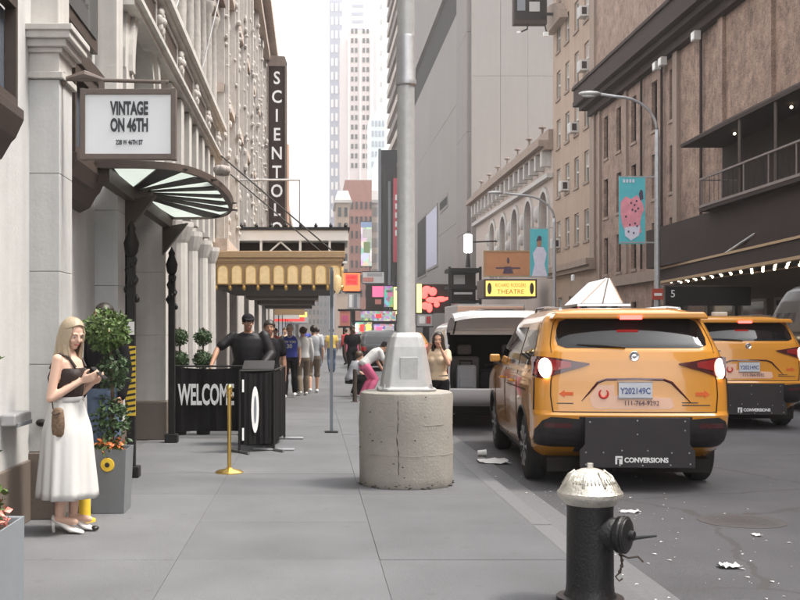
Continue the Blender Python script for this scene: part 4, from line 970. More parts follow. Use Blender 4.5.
billboard('dark board with a round pink emblem left of the lamp pole', 366, 384, 285, 309, 150, 'dark_warm', ((.35, .98, .5, .95, 'sign_pink'), (.5, .85, .2, .4, 'petal_pink')), 'sign')
billboard('blue and grey upright screen just left of the lamp pole', 384.5, 393, 286, 307, 140, 'screen_busy', ((.2, .8, .7, .8, 'planter_light'),), 'sign')
billboard('slim yellow-green lit sign touching the lamp pole', 394, 398.5, 287, 314, 130, 'neon_yellow', ((.2, .8, .85, .97, 'white'),), 'sign')
billboard('pale pink shop banner under the pink emblem board', 361, 396, 311, 321, 120, 'shop_busy', ((.1, .3, .3, .7, 'white'), (.42, .58, .3, .7, 'sign_red')), 'sign')
billboard('cream and red fascia above the pink emblem board', 363, 384, 272, 283, 160, 'tower_white', ((.0, .5, .1, .5, 'petal_pink'), (.2, .9, .6, .9, 'truck_grey')), 'sign')
billboard('round-cornered pink shop sign beyond the sign post', 340, 350, 311, 326, 70, 'petal_pink', ((.2, .8, .3, .7, 'cloth_pink'),), 'sign')
billboard('white and grey shop sign stack right of the sign post', 348, 360, 293, 309, 84, 'truck_grey', ((.1, .35, .1, .9, 'white'), (.5, .75, .1, .9, 'planter_light')), 'sign')
billboard('amber lit shop fascia low behind the crouching people', 352, 372, 322, 334, 95, 'shop_busy', ((.05, .3, .2, .8, 'bulb'), (.4, .6, .2, .8, 'sign_red'), (.7, .95, .2, .8, 'marquee_yellow')), 'sign')
billboard('cream lit window sign low beside the pole base', 374, 394, 324, 338, 88, 'shop_busy', ((.1, .4, .2, .8, 'sign_pink'), (.55, .9, .15, .85, 'white')), 'sign')
billboard('white and red street level poster between pole and neon sign', 418, 432, 314, 326, 100, 'truck_grey', ((.1, .5, .2, .8, 'white'), (.6, .9, .2, .8, 'cloth_red')), 'sign')
# red neon sign right of the pole
ns = thing('neon_sign', 'glowing red script neon sign with yellow edge right of the pole', 'neon sign', (15, 130, 4))
a, b = at(417, 313, 118), at(450, 284, 118)
B(a.x, b.x, 118.3, 118.8, a.z, b.z).build('backing', 'dark_warm', ns); B(a.x, a.x+.5, 118.0, 118.29, a.z, b.z).build('yellow_edge', 'neon_yellow', ns)
B(a.x+1, a.x+1.4, 118.81, 119.2, -.1, a.z).build('support', 'iron', ns)
m = MB()
for (u, v, w, h) in ((.30, .80, .17, .13), (.48, .74, .14, .14), (.22, .62, .12, .12), (.45, .45, .20, .10), (.72, .48, .20, .09), (.25, .25, .14, .12), (.38, .18, .10, .16), (.60, .30, .10, .10), (.9, .5, .08, .05)):
    m.ell((a.x+(b.x-a.x)*u, 118.1, a.z+(b.z-a.z)*v), ((b.x-a.x)*w*.9, .12, (b.z-a.z)*h*1.05), 12, 6)
m.build('script', 'neon_red', ns, smooth=True)
# ------------------------------------------------------------------ lamp pole on its concrete drum
PXc, PYc = .96, 11.25
dr = thing('concrete_drum', 'round concrete drum footing in the middle of the sidewalk', 'concrete base', (PXc, PYc, 0))
m = MB()
prof = [(.462, 0), (.474, .02), (.476, .10), (.474, .35), (.477, .62), (.473, .90), (.465, .935), (.44, .95), (.30, .955), (.001, .956)]
rings = []
for r_, h in prof:
    rings.append([(PXc+(r_+(.004*math.sin(a*7+h*9)+.003*math.sin(a*17+h*31) if r_ > .3 else 0))*math.cos(a), PYc+(r_+(.004*math.sin(a*7+h*9)+.003*math.sin(a*17+h*31) if r_ > .3 else 0))*math.sin(a), h) for a in [2*math.pi*k/72 for k in range(72)]])
m.loft(rings).build('body', 'drum_concrete', dr, smooth=True, auto=40)
a0 = math.atan2(-1, -.24)
crk = MB(); z = .04; ang_ = a0; pts = []
while z < .93:
    pts.append((PXc+.474*math.cos(ang_), PYc+.474*math.sin(ang_), z)); z += .03; ang_ += random.uniform(-.012, .012)
crk.tube(pts, [random.choice((.0015, .003, .006, .005)) for _ in pts], 5).build('seam_crack', 'crack', dr)
ch = MB()
for k in range(46):
    a_ = random.uniform(math.pi, 2*math.pi); h = random.choice((random.uniform(.0, .05), random.uniform(.0, .04), random.uniform(.05, .93)))
    ch.ell((PXc+.474*math.cos(a_), PYc+.474*math.sin(a_), h), (random.uniform(.008, .028), .006, random.uniform(.003, .008)), 6, 4)
ch.build('chips', 'crack', dr)['kind'] = 'stuff'
for zz_ in (.33, .63): MB().lathe([(.4745, -.002), (.4790, 0), (.4745, .002)], (PXc, PYc, zz_), 60, cap=False).build('form_line', 'drum_concrete', dr)
lp = thing('lamp_pole', 'grey steel lamp pole with tapered base on the concrete drum', 'lamp post', (PXc, PYc, .95))
def octa(h, z, c=.0): return [(PXc+h*math.cos(a), PYc+h*math.sin(a), z) for a in [math.pi/8+k*math.pi/4 for k in range(8)]]
def sq(h, z, c=.28): return [(PXc+x*h, PYc+y*h, z) for x, y in ((-1, -1+c), (-1+c, -1), (1-c, -1), (1, -1+c), (1, 1-c), (1-c, 1), (-1+c, 1), (-1, 1-c))]
MB().loft([sq(.29, .957), sq(.29, .985), sq(.255, .99), sq(.245, 1.06), sq(.19, 1.40), sq(.16, 1.50), sq(.125, 1.545)]).build('tapered_base', 'pole_paint', lp, bevel=.012)
B(PXc-.08, PXc+.10, PYc-.243, PYc-.226, 1.06, 1.30).build('access_door', 'pole_paint', lp, bevel=.006)
MB().lathe([(.098, 1.54), (.098, 1.62), (.093, 1.64), (.088, 4.10), (.088, 8.6)], (PXc, PYc, 0), 20).build('shaft', 'pole_paint', lp, smooth=True, auto=40)
MB().lathe([(.092, 4.06), (.106, 4.075), (.106, 4.12), (.098, 4.14), (.098, 4.55), (.09, 4.58)], (PXc, PYc, 0), 20).build('sleeve', 'galvanised', lp, smooth=True, auto=40)
for k in range(4):
    a = k*math.pi/2+math.pi/4; MB().lathe([(.022, 0), (.022, .04), (.012, .041), (.012, .07)], (PXc+.33*math.cos(a), PYc+.33*math.sin(a), .957), 6).build('anchor_bolt', 'galvanised', lp)
arm = [(PXc, PYc, 8.5)]+[(PXc+1.6*(1-math.cos(t)), PYc, 8.5+1.2*math.sin(t)) for t in [math.pi/2*k/8 for k in range(1, 9)]]
MB().tube(arm, .05, 8).build('arm', 'galvanised', lp, smooth=True); MB().ell((PXc+1.9, PYc, 9.68), (.42, .16, .1), 12, 8).build('head', 'galvanised', lp, smooth=True)

# ------------------------------------------------------------------ hydrant
HX, HY = 1.60, 6.33
hy = thing('fire_hydrant', 'black fire hydrant with silver bonnet at the kerb', 'fire hydrant', (HX, HY, 0))
MB().lathe([(.19, 0), (.19, .03), (.15, .035), (.138, .06), (.134, .10), (.131, .52), (.133, .56)], (HX, HY, 0), 28).build('barrel', 'hydrant_black', hy, smooth=True, auto=40)
b_ = MB().lathe([(.14, .56), (.150, .572), (.178, .60), (.186, .615), (.186, .63), (.172, .645), (.166, .66), (.156, .672), (.145, .69), (.118, .722), (.085, .748), (.050, .763), (.024, .768)], (HX, HY, 0), 32).build('bonnet', 'hydrant_silver', hy, smooth=True, auto=32)
MB().prism([(HX+.020*math.cos(k*2*math.pi/5), HY+.020*math.sin(k*2*math.pi/5)) for k in range(5)], 'z', .766, .796).build('operating_nut', 'hydrant_silver', b_, bevel=.003)
m = MB()
for k in range(8):
    a = k*math.pi/4+.3; m.tube([(HX+.160*math.cos(a), HY+.160*math.sin(a), .668), (HX+.122*math.cos(a), HY+.122*math.sin(a), .724), (HX+.088*math.cos(a), HY+.088*math.sin(a), .752)], [.008, .01, .006], 6)
for k in range(14):
    a = -2.5+k*.15; m.tube([(HX+.150*math.cos(a), HY+.150*math.sin(a), .688), (HX+.125*math.cos(a), HY+.125*math.sin(a), .719)], .0045, 5)
m.build('raised_ribs', 'hydrant_silver', b_, smooth=True)['kind'] = 'stuff'
d = Vector((.80, -.60, 0)); c0 = Vector((HX, HY, .405)); u = d.cross(Vector((0, 0, 1)))
def axl(prof, n=24):
    return MB().loft([[c0+d*h+(u*math.cos(2*math.pi*k/n)+Vector((0, 0, 1))*math.sin(2*math.pi*k/n))*r_ for k in range(n)] for r_, h in prof])
nz = axl([(.095, .08), (.092, .15), (.080, .165)]).build('nozzle', 'hydrant_black', hy, smooth=True, auto=40)
cp_ = axl([(.080, .162), (.104, .17), (.108, .195), (.100, .205), (.092, .225), (.06, .235), (.03, .238), (.026, .262), (.001, .263)]).build('nozzle_cap', 'hydrant_black', hy, smooth=True, auto=35)
axl([(.104, .208), (.106, .214), (.098, .218)], 30).build('cap_ring', 'iron', cp_, smooth=True)
MB().tube([c0+d*.22+Vector((.0, 0, -.02)), c0+d*.22+Vector((.16, -.02, .0))], [.014, .006], 7).build('cap_lever', 'hydrant_black', cp_)
pts = [c0+d*.17+Vector((0, 0, -.09))+Vector((.02*math.sin(t*3), 0, -.13*t)) for t in [k/8 for k in range(9)]]
m = MB()
for i in range(8):
    p = (pts[i]+pts[i+1])/2; m.ell(p, (.011, .006, .013), 7, 5) if i % 2 else m.ell(p, (.006, .011, .013), 7, 5)
m.tube([pts[-1], pts[-1]+Vector((-.02, 0, -.02)), pts[-1]+Vector((.0, 0, -.045)), pts[-1]+Vector((.02, 0, -.03))], .005, 6)
m.tube([c0+d*.17+Vector((0, 0, -.11)), c0+d*.17+Vector((.05, -.02, -.13)), c0+d*.17+Vector((.10, -.03, -.12)), c0+d*.17+Vector((.13, -.03, -.15))], .006, 6)
m.build('chain', 'bronze', hy)

# ------------------------------------------------------------------ litter
def crumple(label, x, y, sx, sy, h, z0, m_='paper', rz=0):
    t = MB(); n = 7; vs_ = []
    for i in range(n):
        for j in range(n):
            e = 1-.35*random.random()*(abs(i-3)+abs(j-3))/6
            vs_.append((x+(i/(n-1)-.5)*sx*e, y+(j/(n-1)-.5)*sy*e, z0+.004+random.random()*h))
    t.add(vs_, [(i*n+j, (i+1)*n+j, (i+1)*n+j+1, i*n+j+1) for i in range(n-1) for j in range(n-1)])
    o = t.build('litter', m_); tag(o, label, 'litter', 'litter along the gutter'); return o
cpo = thing('paper_cup', 'crushed white paper cup lying in the gutter beside the kerb', 'cup', (2.2, 14.6, -.094), group='litter along the gutter')
MB().lathe([(.035, 0), (.045, .1), (.047, .105), (.043, .104), (.033, .004)], (2.19, 14.55, -.05), 14, 'x').build('body', 'white', cpo); MB().lathe([(.05, .104), (.05, .112), (.001, .114)], (2.19, 14.55, -.05), 14, 'x').build('lid', 'sign_white', cpo)
crumple('flattened grey paper beside the crushed cup in the gutter', 2.28, 13.9, .42, .5, .03, -.094)
crumple('torn white paper on the road near the bottom edge', 2.92, 7.7, .16, .14, .03, -.1)
crumple('small white scrap on the asphalt right of the hydrant lever', 2.35, 8.3, .10, .08, .02, -.1)
crumple('pale wrapper lying on the asphalt behind the taxi', 2.9, 10.05, .20, .10, .02, -.1)
crumple('white receipt scrap by the road midway to the manhole', 3.6, 8.9, .07, .12, .015, -.1)
bits = MB()
for k in range(150):
    x = 2.05+abs(random.gauss(0, 1.0)); y = random.uniform(5.6, 13)
    s_ = random.choice((.006, .008, .012, .018))*random.uniform(.7, 1.5); a = random.random()*3; c_, d_ = math.cos(a)*s_, math.sin(a)*s_*.6
    z = -.095 if x > 2.28 else -.089
    bits.add([(x-c_, y-d_, z), (x+d_, y-c_*.6, z+.004), (x+c_, y+d_, z+.002), (x-d_, y+c_*.6, z+.005)], [(0, 1, 2, 3)])
o = bits.build('litter_specks', 'paper'); tag(o, 'scattered pale specks of paper litter on the asphalt', 'litter', kind='stuff')

# ------------------------------------------------------------------ plants
def leaves(mb, c, r, n, size, shell=.55, squash=(1, 1, 1), seed=0):
    rd = random.Random(seed)
    for _ in range(n):
        d = Vector((rd.gauss(0, 1), rd.gauss(0, 1), rd.gauss(0, 1))).normalized()
        rr = r*(shell+(1-shell)*rd.random()**.5)*(1+.10*math.sin(d.x*5+d.z*4))
        p = Vector(c)+Vector((d.x*squash[0], d.y*squash[1], d.z*squash[2]))*rr
        t = Vector((rd.gauss(0, 1), rd.gauss(0, 1), rd.gauss(0, 1))).normalized(); t = (t+d*.4).normalized(); u = t.cross(d+Vector((.01, .02, 0))).normalized(); n_ = u.cross(t)
        s_ = size*rd.uniform(.6, 1.3)
        mb.add([p, p+t*s_*.5+u*s_*.28+n_*s_*.08, p+t*s_, p+t*s_*.5-u*s_*.28+n_*s_*.08], [(0, 1, 2, 3)])
    return mb
def planter(label, x0, x1, y0, y1, h, tap, m_, group=None):
    cx, cy = (x0+x1)/2, (y0+y1)/2; t = thing('planter', label, 'planter', (cx, cy, 0), group=group)
    a, b = (x1-x0)/2, (y1-y0)/2
    rg = lambda k, z: [(cx-a*k, cy-b*k, z), (cx+a*k, cy-b*k, z), (cx+a*k, cy+b*k, z), (cx-a*k, cy+b*k, z)]
    MB().loft([rg(tap, 0), rg(1, h), rg(1, h+.0), rg(.93, h), rg(.9, h-.07)]).build('box', m_, t, bevel=.008)
    rgp = rg(.905, h-.06); MB().loft([rgp, [(p[0], p[1], h-.03) for p in rgp]]).build('soil', 'soil', t)
    return t
pl = planter('grey square planter box beside the woman in the white skirt', -1.90, -1.58, 9.35, 9.75, .55, .86, 'planter_grey')
yd = MB().lathe([(.001, -.012), (.055, -.01), (.06, 0), (.06, .01)], (-1.74, 9.355, .42), 20, 'y').build('round_badge', 'hazard_yellow', pl); MB().lathe([(.001, -.016), (.02, -.014), (.022, -.01)], (-1.74, 9.353, .42), 12, 'y').build('badge_centre', 'hazard_black', yd)
tb = thing('clipped_bush', 'round leafy bush on a stem growing in the grey planter', 'plant', (-1.74, 9.55, .5))
MB().tube([(-1.74, 9.55, .5), (-1.73, 9.56, .95), (-1.75, 9.55, 1.4)], [.022, .018, .012], 7).build('trunk', 'bark', tb, smooth=True)
leaves(MB(), (-1.78, 9.55, 1.57), .19, 1300, .05, .45, (1.05, 1, .92), 3).build('crown', 'leaf', tb)
leaves(MB(), (-1.72, 9.56, 1.22), .15, 260, .06, .2, (1.0, 1, 1.2), 4).build('lower_foliage', 'leaf_dark', tb)
leaves(MB(), (-1.73, 9.5, .78), .16, 420, .055, .2, (1, 1, 1.4), 5).build('underplanting', 'leaf_dark', tb)
fl = thing('flower_clump', 'orange and red flowers in the grey square planter', 'flowers', (-1.74, 9.45, .5))
leaves(MB(), (-1.73, 9.42, .58), .12, 90, .05, .3, (1.1, .6, .5), 6).build('petals', 'petal_orange', fl); leaves(MB(), (-1.76, 9.42, .55), .13, 130, .05, .2, (1.1, .7, .5), 7).build('leaves', 'leaf', fl)
pl2 = planter('slate grey trough planter at the bottom corner of the photo', -2.05, -1.64, 5.35, 6.28, .50, .98, 'planter_light')
fl2 = thing('flower_clump', 'coral flowers and trailing leaves in the slate trough planter', 'flowers', (-1.85, 5.9, .47))
leaves(MB(), (-1.80, 6.0, .55), .20, 150, .05, .3, (.8, 1.3, .45), 8).build('petals', 'petal_pink', fl2); leaves(MB(), (-1.86, 6.02, .62), .20, 320, .055, .2, (.9, 1.3, .7), 9).build('leaves', 'leaf', fl2)
sh = thing('tall_shrub', 'loose tall shrub rising from the slate trough planter', 'plant', (-1.9, 6.1, .47))
m = MB()
for k in range(7):
    a = k*.9; m.tube([(-1.90+.04*math.cos(a), 6.1+.05*math.sin(a), .47), (-1.91+.08*math.cos(a), 6.1+.1*math.sin(a), .9), (-1.9+.13*math.cos(a), 6.1+.15*math.sin(a), 1.5)], [.008, .006, .003], 5)
m.build('stems', 'bark', sh)
leaves(leaves(MB(), (-1.88, 6.1, 1.5), .15, 150, .05, .2, (1, 1, 1.3), 10), (-1.9, 6.1, 1.0), .15, 220, .055, .2, (.9, 1, 1.9), 11).build('foliage', 'leaf', sh)
def topiary(x, y, label, s):
    t = thing('topiary', label, 'plant', (x, y, 0), group='double ball topiaries by the columns')
    p = MB().lathe([(.10, 0), (.14, .35), (.15, .36), (.15, .39), (.12, .39)], (x, y, 0), 16).build('pot', 'iron', t)
    MB().tube([(x, y, .36), (x, y, 1.62)], .014, 6).build('stem', 'bark', t)
    leaves(MB().ell((x, y, 1.13), (.115, .115, .11), 12, 8), (x, y, 1.13), .145, 900, .038, .7, (1, 1, .95), s).build('foliage_ball', 'leaf_dark', t); leaves(MB().ell((x, y, 1.47), (.10, .10, .095), 12, 8), (x, y, 1.47), .125, 800, .038, .7, (1, 1, .95), s+1).build('foliage_ball', 'leaf_dark', t)
topiary(-2.0, 16.62, 'double ball topiary nearest the marble pier behind the banner', 21); topiary(-1.65, 16.7, 'double ball topiary between the columns and the man in black', 24)

# yellow standpipe by planter
sp_ = thing('standpipe', 'short yellow standpipe behind the woman beside the planter', 'standpipe', (-1.88, 9.0, 0))
MB().lathe([(.09, 0), (.09, .02), (.05, .03), (.045, .30), (.055, .31)], (-1.86, 9.0, 0), 16).build('pipe', 'hazard_yellow', sp_, smooth=True, auto=40); MB().lathe([(.06, -.09), (.062, -.06), (.05, -.05), (.045, .02)], (-1.86, 9.0, .36), 16, 'y').build('outlet_cap', 'hazard_yellow', sp_, smooth=True, auto=40); MB().ell((-1.86, 9.0, .36), (.065, .065, .07), 12, 8).build('elbow', 'hazard_yellow', sp_, smooth=True)

# ------------------------------------------------------------------ welcome barrier, stanchion
def barrier(p, q, label, txt=None, h0=.10, h1=1.04):
    p, q = Vector((*p, 0)), Vector((*q, 0)); d = (q-p); L = d.length; a = math.degrees(math.atan2(d.y, d.x))
    t = thing('banner_barrier', label, 'barrier', tuple(p), a, group='black banner barriers')
    n = 24; m = MB()
    rg = []
    for i in range(n+1):
        x = L*i/n; w = .016*math.sin(i*.55+p.y)+.010*math.sin(i*1.7)
        rg.append([(x, -.012+w, h0), (x, .012+w, h0), (x, .012+w*.6, h1-.03*math.sin(math.pi*i/n)), (x, -.012+w*.6, h1-.03*math.sin(math.pi*i/n))])
    c = m.loft(rg).build('banner', 'banner_black', t, local=True)
    for x in (0, L):
        MB().tube([(x, 0, .0), (x, 0, h1+.02)], .018, 8).build('post', 'iron', t, local=True)
        MB().tube([(x, -.27, .018), (x, .27, .018)], .018, 8).build('foot', 'steel', t, local=True)
    MB().tube([(0, 0, h1+.01), (L, 0, h1+.01)], .014, 8).build('top_rail', 'iron', t, local=True)
    if txt: text('lettering', txt[0], 'white_letters', c, (L*txt[1], -.028, txt[2]), txt[3], xs=txt[4], bold=.012, local=True)
    return t, c, L
barrier((-2.05, 16.1), (-.93, 16.1), 'black banner barrier lettered WELCOME behind the brass stanchion', ('WELCOME', .45, .62, .42, .40))
t, c, L = barrier((-.93, 14.1), (-.50, 14.35), 'black banner barrier with a tall white oval logo facing the street')
m = MB(); pts = [(L*.42+.055*math.cos(a), .55+.30*math.sin(a)) for a in [2*math.pi*k/24 for k in range(24)]]; m.loft([[(p[0], -.034, p[1]) for p in pts], [(p[0], -.030, p[1]) for p in pts]]).build('logo', 'white_letters', c, local=True)
pts = [(L*.42+.018*math.cos(a), .55+.18*math.sin(a)) for a in [2*math.pi*k/20 for k in range(20)]]; MB().loft([[(p[0], -.038, p[1]) for p in pts], [(p[0], -.035, p[1]) for p in pts]]).build('logo_centre', 'planter_light', c, local=True)
for z in (.78, .16): B(.02, .045, -.04, -.03, z, z+.16).build('edge_tab', 'white_letters', c, local=True)
barrier((-.50, 14.35), (-.40, 15.9), 'black banner barrier running along the street edge of the queue')
st = thing('stanchion', 'polished brass rope stanchion with ball top beside the banners', 'stanchion', (-.91, 12.1, 0))
MB().lathe([(.155, 0), (.155, .012), (.13, .03), (.05, .045), (.03, .06)], (-.91, 12.1, 0), 28).build('base', 'brass', st, smooth=True, auto=40); MB().lathe([(.022, .05), (.022, .86), (.034, .865), (.034, .90), (.02, .905)], (-.91, 12.1, 0), 16).build('post', 'brass', st, smooth=True, auto=40); MB().ell((-.91, 12.1, .935), (.036, .036, .038), 14, 10).build('ball', 'brass', st, smooth=True)
for s in (-1, 1): MB().lathe([(.012, 0), (.018, .01)], (-.91+s*.03, 12.1, .84), 8, 'x').build('rope_ring', 'brass', st)
# host stand behind the banners
hs_ = thing('host_stand', 'black host stand partly hidden behind the queue banners', 'lectern', (-.72, 15.2, 0))
B(-.92, -.55, 15.0, 15.4, .05, 1.02).build('body', 'cloth_black', hs_, bevel=.02); MB().loft([[(-.95, 14.95, 1.02), (-.52, 14.95, 1.02), (-.52, 15.45, 1.12), (-.95, 15.45, 1.12)], [(-.95, 14.95, 1.05), (-.52, 14.95, 1.05), (-.52, 15.45, 1.15), (-.95, 15.45, 1.15)]]).build('top', 'iron', hs_)

# sign post on sidewalk
spz = thing('sign_post', 'thin steel parking sign post standing on the sidewalk under the marquee', 'sign post', (.30, 17, 0))
MB().prism([(.275, 16.98), (.325, 16.98), (.325, 17.0), (.307, 17.02), (.293, 17.02), (.275, 17.0)], 'z', 0, 2.55).build('post', 'planter_light', spz); B(.20, .40, 16.9, 17.1, 0, .02).build('base_plate', 'iron', spz); B(.327, .331, 16.85, 17.15, 1.95, 2.5).build('sign_plate', 'truck_grey', spz); B(.332, .333, 16.87, 17.13, 2.2, 2.47).build('sign_print', 'rust_red', spz)
bo = thing('bollard_post', 'short dark rusty post stub near the kerb left of the drum', 'post', (.95, 24.4, 0))
MB().lathe([(.055, 0), (.05, .02), (.045, .72), (.001, .74)], (.95, 24.4, 0), 10).build('tube', 'bronze', bo, smooth=True, auto=40); MB().lathe([(.09, 0), (.09, .015)], (.95, 24.4, 0), 10).build('flange', 'bronze', bo)
# ------------------------------------------------------------------ vehicles
class Car:
    """body from horizontal slices; every panel follows the same surface"""
    def __init__(s, sl, rc=.24, rf=.5, bow=.07, fbow=.22, barrel=.035): s.sl = sl; s.rc = rc; s.rf = rf; s.bow = bow; s.fbow = fbow; s.barrel = barrel
    def at(s, z):
        S = s.sl
        if z <= S[0][0]: return S[0][1:]
        for i in range(len(S)-1):
            if S[i][0] <= z <= S[i+1][0]:
                f = (z-S[i][0])/(S[i+1][0]-S[i][0]); return tuple(S[i][k]+(S[i+1][k]-S[i][k])*f for k in (1, 2, 3))
        return S[-1][1:]
    def half(s, z):          # right half outline rear->front as (x, y)
        hw, yr, yf = s.at(z); rc = min(s.rc, hw*.6); rf = min(s.rf, hw*.7); P = []
        for k in range(9):
            x = (hw-rc)*k/8; P.append((x, yr+s.bow*(x/hw)**2))
        y0 = yr+s.bow*((hw-rc)/hw)**2
        for k in range(1, 9):
            a = -math.pi/2+math.pi/2*k/8; P.append((hw-rc+rc*math.cos(a), y0+rc+rc*math.sin(a)))
        ya, yb = y0+rc, yf-s.fbow*((hw-rf)/hw)**2-rf
        for k in range(1, 25): P.append((hw, ya+(yb-ya)*k/24))
        for k in range(1, 9):
            a = math.pi/2*k/8; P.append((hw-rf+rf*math.cos(a), yb+rf*math.sin(a)))
        for k in range(7, -1, -1):
            x = (hw-rf)*k/8; P.append((x, yf-s.fbow*(x/hw)**2))
        ym = (yr+yf)/2; hl = (yf-yr)/2
        return [(x*(1-s.barrel*((y-ym)/hl)**4), y) for x, y in P]
    def ring(s, z):
        h = s.half(z); return [(x, y, z) for x, y in h]+[(-x, y, z) for x, y in reversed(h[1:-1])]
    def body(s, nz=56):
        z0, z1 = s.sl[0][0], s.sl[-1][0]; zs = sorted({z0+(z1-z0)*i/nz for i in range(nz+1)} | {q[0] for q in s.sl})
        return MB().loft([s.ring(z) for z in zs])
    def rear(s, x, z, o=0.):
        h = s.half(z); ax = abs(x); prev = h[0]
        for p in h[:18]:
            if p[0] >= ax and p[0] > prev[0]:
                f = (ax-prev[0])/(p[0]-prev[0]); y = prev[1]+(p[1]-prev[1])*f; break
            prev = p
        else: y = h[16][1]
        return Vector((x, y-o, z))
    def side(s, y, z, sg, o=0.):
        h = s.half(z); best = None
        for i in range(8, len(h)-9):
            if h[i][1] <= y <= h[i+1][1]:
                f = (y-h[i][1])/(h[i+1][1]-h[i][1]+1e-9); best = h[i][0]+(h[i+1][0]-h[i][0])*f; break
        if best is None: best = h[16][0] if y < h[16][1] else h[-9][0]
        return Vector((sg*(best+o), y, z))
def gpatch(fn, rows, n=14, thick=.012, sub=3):
    """rows: (v, u0, u1); fn(u, v, offset) -> point. A thin shell patch following the surface"""
    RR = []
    for i in range(len(rows)-1):
        for k in range(sub):
            f = k/sub; RR.append(tuple(rows[i][j]+(rows[i+1][j]-rows[i][j])*f for j in range(3)))
    RR.append(rows[-1]); m = MB(); nr = len(RR)
    top = [[fn(u0+(u1-u0)*k/n, v, thick) for k in range(n+1)] for v, u0, u1 in RR]; bot = [[fn(u0+(u1-u0)*k/n, v, -.004) for k in range(n+1)] for v, u0, u1 in RR]
    V = [p for r in top for p in r]+[p for r in bot for p in r]; N = nr*(n+1); Fc = []
    for i in range(nr-1):
        for k in range(n):
            a = i*(n+1)+k; Fc.append((a, a+1, a+n+2, a+n+1)); Fc.append((N+a, N+a+n+1, N+a+n+2, N+a+1))
    per = [k for k in range(n+1)]+[i*(n+1)+n for i in range(1, nr)]+[(nr-1)*(n+1)+k for k in range(n-1, -1, -1)]+[i*(n+1) for i in range(nr-2, 0, -1)]
    for i in range(len(per)):
        a, b = per[i], per[(i+1) % len(per)]; Fc.append((a, N+a, N+b, b))
    return m.add(V, Fc)
def cut_cyl(me, cyls):
    o = bpy.data.objects.new('tmp', me); COL.objects.link(o); tmp = []
    for (x0, x1, y, z, r_) in cyls:
        c = MB().lathe([(r_, 0), (r_, x1-x0)], (x0, y, z), 40, 'x').mesh('c', 'dark'); co = bpy.data.objects.new('tmpc', c); COL.objects.link(co); tmp.append(co)
        b = o.modifiers.new('b', 'BOOLEAN'); b.operation = 'DIFFERENCE'; b.solver = 'EXACT'; b.object = co
    dg = bpy.context.evaluated_depsgraph_get(); n = bpy.data.meshes.new_from_object(o.evaluated_get(dg))
    for q in tmp: bpy.data.objects.remove(q)
    bpy.data.objects.remove(o); return n
def wheel(parent, x, y, r_, w, sg):
    prof = [(r_*.62, -w/2), (r_*.80, -w/2), (r_*.93, -w/2+.012), (r_*.985, -w/2+.035), (r_, -w/2+.06), (r_, w/2-.06), (r_*.985, w/2-.035), (r_*.93, w/2-.012), (r_*.80, w/2), (r_*.62, w/2)]
    wo_ = MB().lathe(prof, (x, y, r_), 36, 'x').build('wheel', 'tyre', parent, smooth=True, auto=40, local=True)
    m = MB(); f = x+sg*(w/2-.02)
    m.lathe([(r_*.66, 0), (r_*.66, sg*.018), (r_*.60, sg*.02), (r_*.58, -sg*.04), (r_*.12, -sg*.05)], (f, y, r_), 32, 'x')
    m.lathe([(r_*.16, 0), (r_*.15, sg*.02), (r_*.05, sg*.025)], (f, y, r_), 14, 'x')
    for k in range(10):
        a = k*math.pi/5; c_, s_ = math.cos(a), math.sin(a)
        m.tube([(f, y+c_*r_*.1, r_+s_*r_*.1), (f+sg*.01, y+c_*r_*.62, r_+s_*r_*.62)], [.020, .026], 6)
    m.build('rim', 'rim', wo_, smooth=True, auto=40, local=True)
MINI = [(.22, .84, .62, 4.92), (.30, .93, .50, 5.02), (.40, .97, .30, 5.1), (.50, .985, .10, 5.13), (.60, .99, .035, 5.16), (.76, .995, .0, 5.17), (.80, .997, .035, 5.17), (.95, .998, .05, 5.1), (1.02, .995, .055, 4.98), (1.10, .99, .06, 4.70), (1.16, .975, .065, 4.25), (1.20, .965, .07, 4.0), (1.30, .945, .08, 3.82), (1.38, .925, .10, 3.68), (1.44, .90, .145, 3.55), (1.55, .865, .25, 3.3), (1.65, .83, .34, 3.02), (1.70, .80, .39, 2.85), (1.74, .75, .46, 2.6), (1.77, .66, .58, 2.3), (1.785, .48, .9, 2.0), (1.79, .25, 1.2, 1.8)]
up = lambda z: z if z < 1.3 else 1.3+(z-1.3)*1.12
MINI = [(up(q[0]), *q[1:]) for q in MINI]
